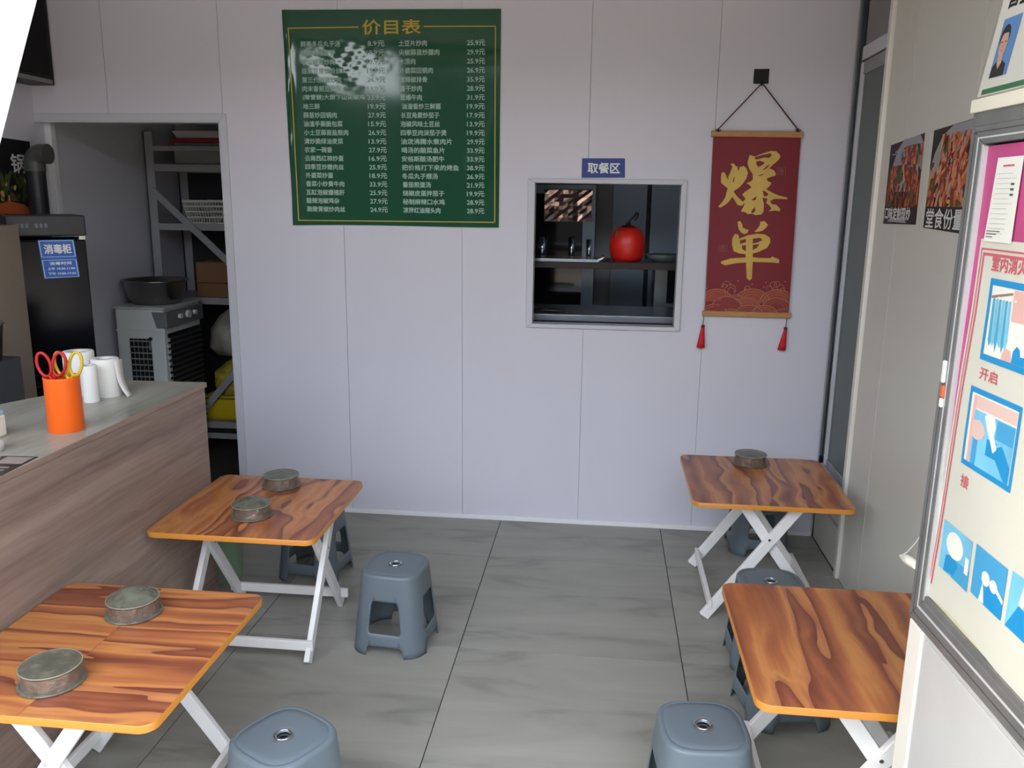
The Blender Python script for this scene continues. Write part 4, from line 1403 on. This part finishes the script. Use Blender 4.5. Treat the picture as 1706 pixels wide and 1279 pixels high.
# things on the rack
cr = thing('plastic_crate', 'clear crate with red lid on the top shelf of the rack', 'crate', (-2.25, 5.08, 1.7755))
MB().box(-.32, .30, -.15, .14, 0, .125).build('crate_body', mat('cloudy plastic', (150, 150, 146), .35, trans=.3), cr, bevel=.012)
MB().box(-.335, .315, -.16, .15, .125, .150).build('lid', mat('dark red plastic', (128, 34, 32), .4), cr, bevel=.006)
tp = thing('foam_tray', 'pale tray lying on the red crate lid at the top of the rack', 'tray', (-2.30, 5.07, 1.926))
MB().prism([(-.25, 0), (.22, 0), (.25, .04), (.24, .044), (-.27, .044), (-.28, .04)], lambda u, v, t: (u, t, v), -.12, .12).build('tray_body', mat('pale foam', (176, 172, 172), .6), tp)
bk = thing('plastic_basket', 'white slotted plastic basket on the middle shelf of the rack', 'basket', (-2.25, 5.08, 1.4305))
BW = mat('white basket plastic', (196, 196, 190), .4)
kz = .135
sb = MB()
for y in (-.15, .15):
    for z in (.004, .038, .070, .102, .132):
        k = z / kz
        sb.bar((-.25 - .03 * k, y * (1 + .08 * k), z), (.25 + .03 * k, y * (1 + .08 * k), z), .005, .009 if z not in (.132,) else .014, (0, 0, 1))
    n = 30
    for i in range(n + 1):
        x = -.25 + .5 * i / n
        sb.bar((x, y, 0), (x * 1.12, y * 1.08, .132), .005, .005, (0, 1, 0))
for x in (-.25, .25):
    for z in (.004, .038, .070, .102, .132):
        k = z / kz
        sb.bar((x * (1 + .12 * k), -.15, z), (x * (1 + .12 * k), .15, z), .005, .009, (0, 0, 1))
    for i in range(19):
        y = -.15 + .3 * i / 18
        sb.bar((x, y, 0), (x * 1.12, y * 1.08, .132), .005, .005, (1, 0, 0))
sb.build('slotted_side', BW, bk, kind='stuff')
MB().box(-.25, .25, -.15, .15, 0, .006).build('basket_floor', BW, bk)
co = thing('cardboard_box', 'brown cardboard box on the lower shelf of the rack', 'box', (-2.18, 5.08, .9855))
KR = mat('kraft card', (130, 92, 62), .7, var=(6, .06))
MB().box(-.30, .30, -.15, .15, 0, .215).build('carton', KR, co, bevel=.004)
MB().box(-.302, .302, -.152, .152, .085, .092).build('tape_line', mat('brown tape', (92, 58, 40), .4), co)
bg1 = thing('plastic_bag', 'white crumpled bag on top of the cardboard box', 'bag', (-2.10, 5.06, 1.201))
rnd = random.Random(5)
PH = [rnd.random() * 6 for _ in range(5)]
MB().lathe([(.0, 0), (.10, 0), (.13, .03), (.11, .09), (.05, .13), (.02, .17), (.03, .19), (0, .19)], 30, wob=lambda a, z: .10 * math.sin(5 * a + PH[0] + 20 * z) + .06 * math.sin(11 * a + PH[1])).build('bag_body', mat('milky bag', (170, 170, 172), .35, trans=.2), bg1)
yb = thing('yellow_bale', 'yellow wrapped bale on the bottom shelf of the rack', 'bale', (-2.30, 5.06, .2005))
YM = mat('yellow wrap', (206, 176, 24), .4, bump=(14, .5))
MB().box(-.20, .20, -.13, .13, 0, .165).build('bale_body', YM, yb, bevel=.03, seg=4)
MB().box(-.206, .206, -.136, .136, .142, .150).build('dark_band', mat('olive band', (110, 92, 20), .5), yb)
yb2 = thing('produce_bag', 'olive yellow net bag of produce resting on the yellow bale', 'bag', (-2.30, 5.06, .366))
MB().lathe([(0, 0), (.13, 0), (.155, .06), (.14, .14), (.08, .19), (.03, .22), (.04, .25), (0, .25)], 36, wob=lambda a, z: .07 * math.sin(6 * a + 30 * z) + .05 * math.sin(13 * a - 24 * z)).build('bag_body', mat('olive net', (170, 150, 50), .6, var=(26, .5)), yb2)
pb2 = thing('plastic_bag', 'grey translucent bag beside the air cooler on the rack', 'bag', (-2.33, 5.05, .6165))
MB().lathe([(0, 0), (.09, .0), (.13, .05), (.12, .16), (.07, .24), (.02, .28), (0, .28)], 30, wob=lambda a, z: .08 * math.sin(5 * a + 18 * z + 1)).build('bag_body', mat('dusty bag', (150, 144, 130), .4, var=(12, .3)), pb2)

# air cooler
ac = thing('air_cooler', 'white evaporative air cooler standing in the store room doorway', 'air cooler', (-2.705, 4.40, 0))
ACW = mat('warm white plastic', (206, 208, 204), .4)
AW, AD, AH = .29, .43, .975
MB().box(0, AW - .01, 0, AD, .06, AH).build('housing', ACW, ac, bevel=.008)
MB().box(-.006, AW + .006, -.008, AD + .005, AH, AH + .012).build('top_cover', mat('pale cover', (186, 188, 186), .4), ac, bevel=.003)
MB().prism([(AW - .075, AH - .015), (AW + .012, AH - .015), (AW + .012, AH - .105), (AW - .05, AH - .105)], lambda u, v, t: (u, t, v), -.004, AD + .002).build('control_panel', mat('grey control panel', (112, 114, 116), .35), ac, bevel=.004)
for y, r in ((.14, .014), (.235, .022), (.315, .014)):
    MB().tube([(AW + .012, y, AH - .052), (AW + .030, y, AH - .052)], r, 20).build('knob', mat('pale knob', (206, 206, 204), .35), ac)
MB().box(.0, AW, -.006, 0, AH - .125, AH - .115).build('seam_trim', ACW, ac)
# side grille facing the shop
MB().box(.075, .20, -.0035, -.0005, .24, AH - .165).build('grille_recess', BLACK, ac)
gg = MB()
for i in range(17):
    z = .25 + i * .034
    if z < AH - .17:
        gg.box(.072, .203, -.008, -.003, z, z + .006)
for i in range(1, 5):
    x = .075 + .125 * i / 5
    gg.box(x - .001, x + .001, -.006, -.003, .24, AH - .165)
gg.build('side_louvre', mat('grey louvre', (140, 142, 142), .4), ac, kind='stuff')
MB().tube([(.200, -.012, AH - .165), (.200, -.002, AH - .165)], .010, 14).build('drain_cap', BLACK, ac)
MB().tube([(.197, -.006, AH - .17), (.194, -.008, AH - .23)], .005, 8).build('strap', mat('grey strap', (120, 122, 124), .5), ac)
MB().box(AW - .0095, AW - .004, .035, AD - .02, .24, AH - .14).build('outlet_recess', BLACK, ac)
gg = MB()
for i in range(20):
    z = .25 + i * .031
    if z < AH - .15:
        gg.prism([(AW - .005, z), (AW + .008, z - .006), (AW + .009, z - .003), (AW - .004, z + .004)], lambda u, v, t: (u, t, v), .03, AD - .015)
gg.build('outlet_louvre', mat('dark louvre', (60, 60, 62), .4), ac, kind='stuff')
gg = MB()
for i in range(18):
    z = .25 + i * .034
    if z < AH - .16:
        gg.box(AW - .004, AW + .006, .012, .034, z, z + .018)
gg.build('outlet_edge', mat('pale louvre edge', (176, 178, 178), .4), ac, kind='stuff')
for x in (.03, AW - .04):
    for y in (.04, AD - .04):
        MB().lathe([(.0, 0), (.02, 0), (.02, .06), (0, .06)], 14, (x, y, 0)).build('caster', DARK, ac)

bs = thing('steel_basin', 'wide stainless steel basin on top of the air cooler', 'basin', (-2.565, 4.60, AH + .0125))
MB().lathe([(.0, 0), (.125, 0), (.150, .03), (.168, .125), (.182, .13), (.183, .135), (.178, .137), (.163, .13), (.145, .035), (.12, .008), (0, .008)], 48).build('bowl', mat('dark polished steel', (150, 148, 145), .3, metal=1.), bs)

# ================================================================== KITCHEN BEHIND THE HATCH
KS = mat('kitchen steel', (150, 152, 156), .3, metal=.9)
ps = thing('pass_shelf', 'dark steel pass shelf across the serving hatch', 'shelf', (0, 4.30, 0))
MB().box(-.62, .75, -.15, .20, 1.278, 1.300).build('shelf_board', KS, ps, bevel=.003)
MB().box(-.62, .75, -.158, -.151, 1.270, 1.302).build('front_lip', mat('dull steel lip', (46, 40, 36), .5, spec=.3), ps, bevel=.002)
for x in (-.60, .73):
    MB().box(x - .015, x + .015, -.14, .18, 0, 1.277).build('leg_frame', mat('dark steel frame', (60, 60, 62), .5, metal=.6), ps)
wk = thing('work_bench', 'stainless steel work bench below the pass shelf in the kitchen', 'bench', (0, 4.56, 0))
MB().box(-.58, .70, -.36, .05, 1.0, 1.035).build('bench_top', mat('bench steel', (178, 184, 190), .3, metal=.85, bump=(50, .1)), wk, bevel=.004)
MB().box(-.56, .68, -.30, .03, .0, .999).build('bench_body', KS, wk)
ty = thing('steel_tray', 'shallow steel tray at the left of the pass shelf', 'tray', (-.19, 4.31, 1.3005))
MB().prism([(-.17, .012), (-.20, .03), (-.205, .028), (-.175, .0), (.16, .0), (.19, .02), (.185, .023), (.155, .010)], lambda u, v, t: (u, t, v), -.12, .10).build('tray_body', mat('bright steel', (190, 198, 206), .22, metal=1.), ty)
tbk = thing('tongs', 'dark tongs lying on the bench at the left of the hatch', 'tongs', (-.28, 4.25, 1.036))
for k in (-1, 1):
    MB().tube([(-.08, k * .004, .008), (-.02, k * .022, .014), (.06, k * .012, .012), (.085, k * .004, .010)], .006, 8).build('arm', mat('dark steel', (70, 68, 66), .3, metal=.8), tbk)
# red pot with handle
rp = thing('red_pot', 'round red pot with dark top standing on the pass shelf', 'pot', (.113, 4.30, 1.3005))
MB().lathe([(.0, 0), (.066, 0), (.082, .022), (.089, .07), (.086, .115), (.070, .150), (.045, .166), (.0, .170)], 36, wob=lambda a, z: .008 * math.sin(4 * a)).build('pot_body', mat('bright red enamel', (206, 34, 24), .35), rp)
MB().lathe([(.040, .166), (.036, .172), (.014, .178), (.010, .19), (0, .192)], 24).build('lid', mat('dark lid', (48, 26, 24), .4), rp)
MB().tube([(.0, 0, .185), (.012, 0, .205), (.028, 0, .222), (.040, 0, .240), (.048, 0, .236), (.044, 0, .216), (.030, 0, .200)], .005, 8).build('handle', BLACK, rp)
gz = MB()
for i in range(14):
    a = 2.2 + rnd.uniform(-.5, .5)
    z = .115 + rnd.uniform(0, .04)
    gz.box(.075 * math.cos(a) - .008, .075 * math.cos(a) + .008, -.078 - .0 * i, -.070, z, z + .007)
gp = MB()
for i in range(10):
    x = -.062 + .006 * i
    gp.tube([(x, -.058 - .02 * math.sin(i), .118 + .004 * i), (x + .006, -.066, .150 - .004 * (i % 3))], .0025, 6)
gp.build('cord_net', mat('brown gold net', (110, 84, 44), .5), rp)
# tall kitchen cabinet with glass door, left
fg = thing('display_fridge', 'tall steel kitchen fridge with glass door seen at the left of the hatch', 'fridge', (-.36, 5.15, 0))
MB().box(-.42, .30, -.20, .20, 0, 1.98).build('body', mat('fridge dark', (58, 58, 62), .4), fg, bevel=.005)
MB().box(-.42, .30, -.215, -.201, 1.70, 1.98).build('vent_panel', mat('fridge vent', (40, 40, 42), .5), fg)
vt = MB()
for i in range(22):
    vt.box(-.38 + i * .03, -.372 + i * .03, -.220, -.215, 1.72, 1.76)
vt.build('vent_slots', mat('vent slot grey', (84, 84, 86), .5), fg, kind='stuff')
dd = MB()
dd.box(-.42, -.36, -.225, -.201, .9, 1.68); dd.box(.23, .30, -.225, -.201, .9, 1.68); dd.box(-.36, .23, -.225, -.201, 1.63, 1.68); dd.box(-.36, .23, -.225, -.201, .9, .95)
dd = dd.build('door_frame', mat('blue grey door frame', (112, 122, 136), .35, metal=.3), fg)
MB().box(-.36, .23, -.212, -.206, .95, 1.63).build('glass', mat('dark cabinet glass', (34, 30, 30), .08), dd)
fw_ = thing('door_reflection', 'shiny pinkish wrapped pack leaning at the fridge door glass', 'pack', (-.22, 4.905, 1.31))  # crinkled sheet added to imitate bright reflections in the steel door
vs, fs = [], []
rnd = random.Random(9)
for j in range(9):
    for i in range(11):
        vs.append((-.13 + .27 * i / 10 + rnd.uniform(-.004, .004), rnd.uniform(-.006, .003) - .012 * abs(i - 5) / 5, .165 + .175 * j / 8))
for j in range(8):
    for i in range(10):
        q = j * 11 + i
        fs.append((q, q + 1, q + 12, q + 11))
MB().add(vs, fs).build('foil', mat('pink silver reflection', (206, 176, 164), .22, metal=.9), fw_, solid=.002)
for i, (x, r, h_) in enumerate(((-.47, .022, .17), (-.36, .026, .14), (-.19, .018, .14), (-.09, .016, .13))):
    b = thing('steel_cup', 'narrow shiny cup number', 'cup', (x, 4.90 - .006 * i, 1.2465), 0, 'shiny cups before the fridge')
    b['label'] = ['outer left slim shiny cup before the kitchen fridge', 'widest shiny cup before the kitchen fridge', 'tapered shiny cup before the kitchen fridge, right of the widest', 'thinnest shiny cup before the kitchen fridge, nearest the red pot'][i]
    MB().lathe([(.0, 0), (r * .7, 0), (r, h_), (r * .95, h_), (r * .65, .01), (0, .01)], 20).build('cup_body', mat('bright steel', (190, 198, 206), .22, metal=1.), b)
ks = thing('wall_shelf', 'narrow steel shelf in front of the kitchen fridge', 'shelf', (-.30, 4.88, 1.237))
MB().box(-.32, .30, -.05, .05, -.02, .009).build('shelf_board', mat('fridge dark', (58, 58, 62)), ks)
# pale blue door panels at the back right
kd = thing('kitchen_partition', 'blue grey kitchen panel door behind the red pot', 'panel', (.30, 5.30, 0))
for x0, x1 in ((-.26, -.055), (-.03, .16), (.175, .60)):
    MB().box(x0, x1, -.02, .02, .0, 2.2).build('panel', mat('blue grey panel', (122, 134, 146), .35), kd, bevel=.003)
MB().box(-.052, -.033, -.012, .012, 0, 2.2).build('dark_gap', BLACK, kd)
kh = thing('oven', 'small dark oven with window at the lower right of the hatch', 'oven', (.30, 4.86, 0))
MB().box(-.02, .50, -.12, .15, .62, 1.255).build('body', mat('oven steel', (120, 122, 126), .35, metal=.7), kh, bevel=.006)
MB().box(.05, .44, -.128, -.121, 1.04, 1.235).build('door', mat('oven glass', (30, 34, 36), .08), kh, bevel=.003)
MB().tube([(.12, -.145, 1.09), (.16, -.145, 1.15), (.205, -.145, 1.20)], .006, 8).build('handle', CHROME, kh)
MB().box(.12, .32, -.135, -.129, 1.075, 1.085).build('handle_bar', KS, kh)
MB().box(-.02, .50, -.11, .14, 0, .62).build('stand', DARK, kh)
wd = thing('glass_dish', 'stack of clear glass dishes at the right of the pass shelf', 'dish', (.29, 4.30, 1.3005))
MB().lathe([(0, 0), (.05, 0), (.085, .035), (.082, .037), (.047, .006), (0, .006)], 28).build('dish', mat('clear dish glass', (170, 186, 190), .1, trans=.8), wd)
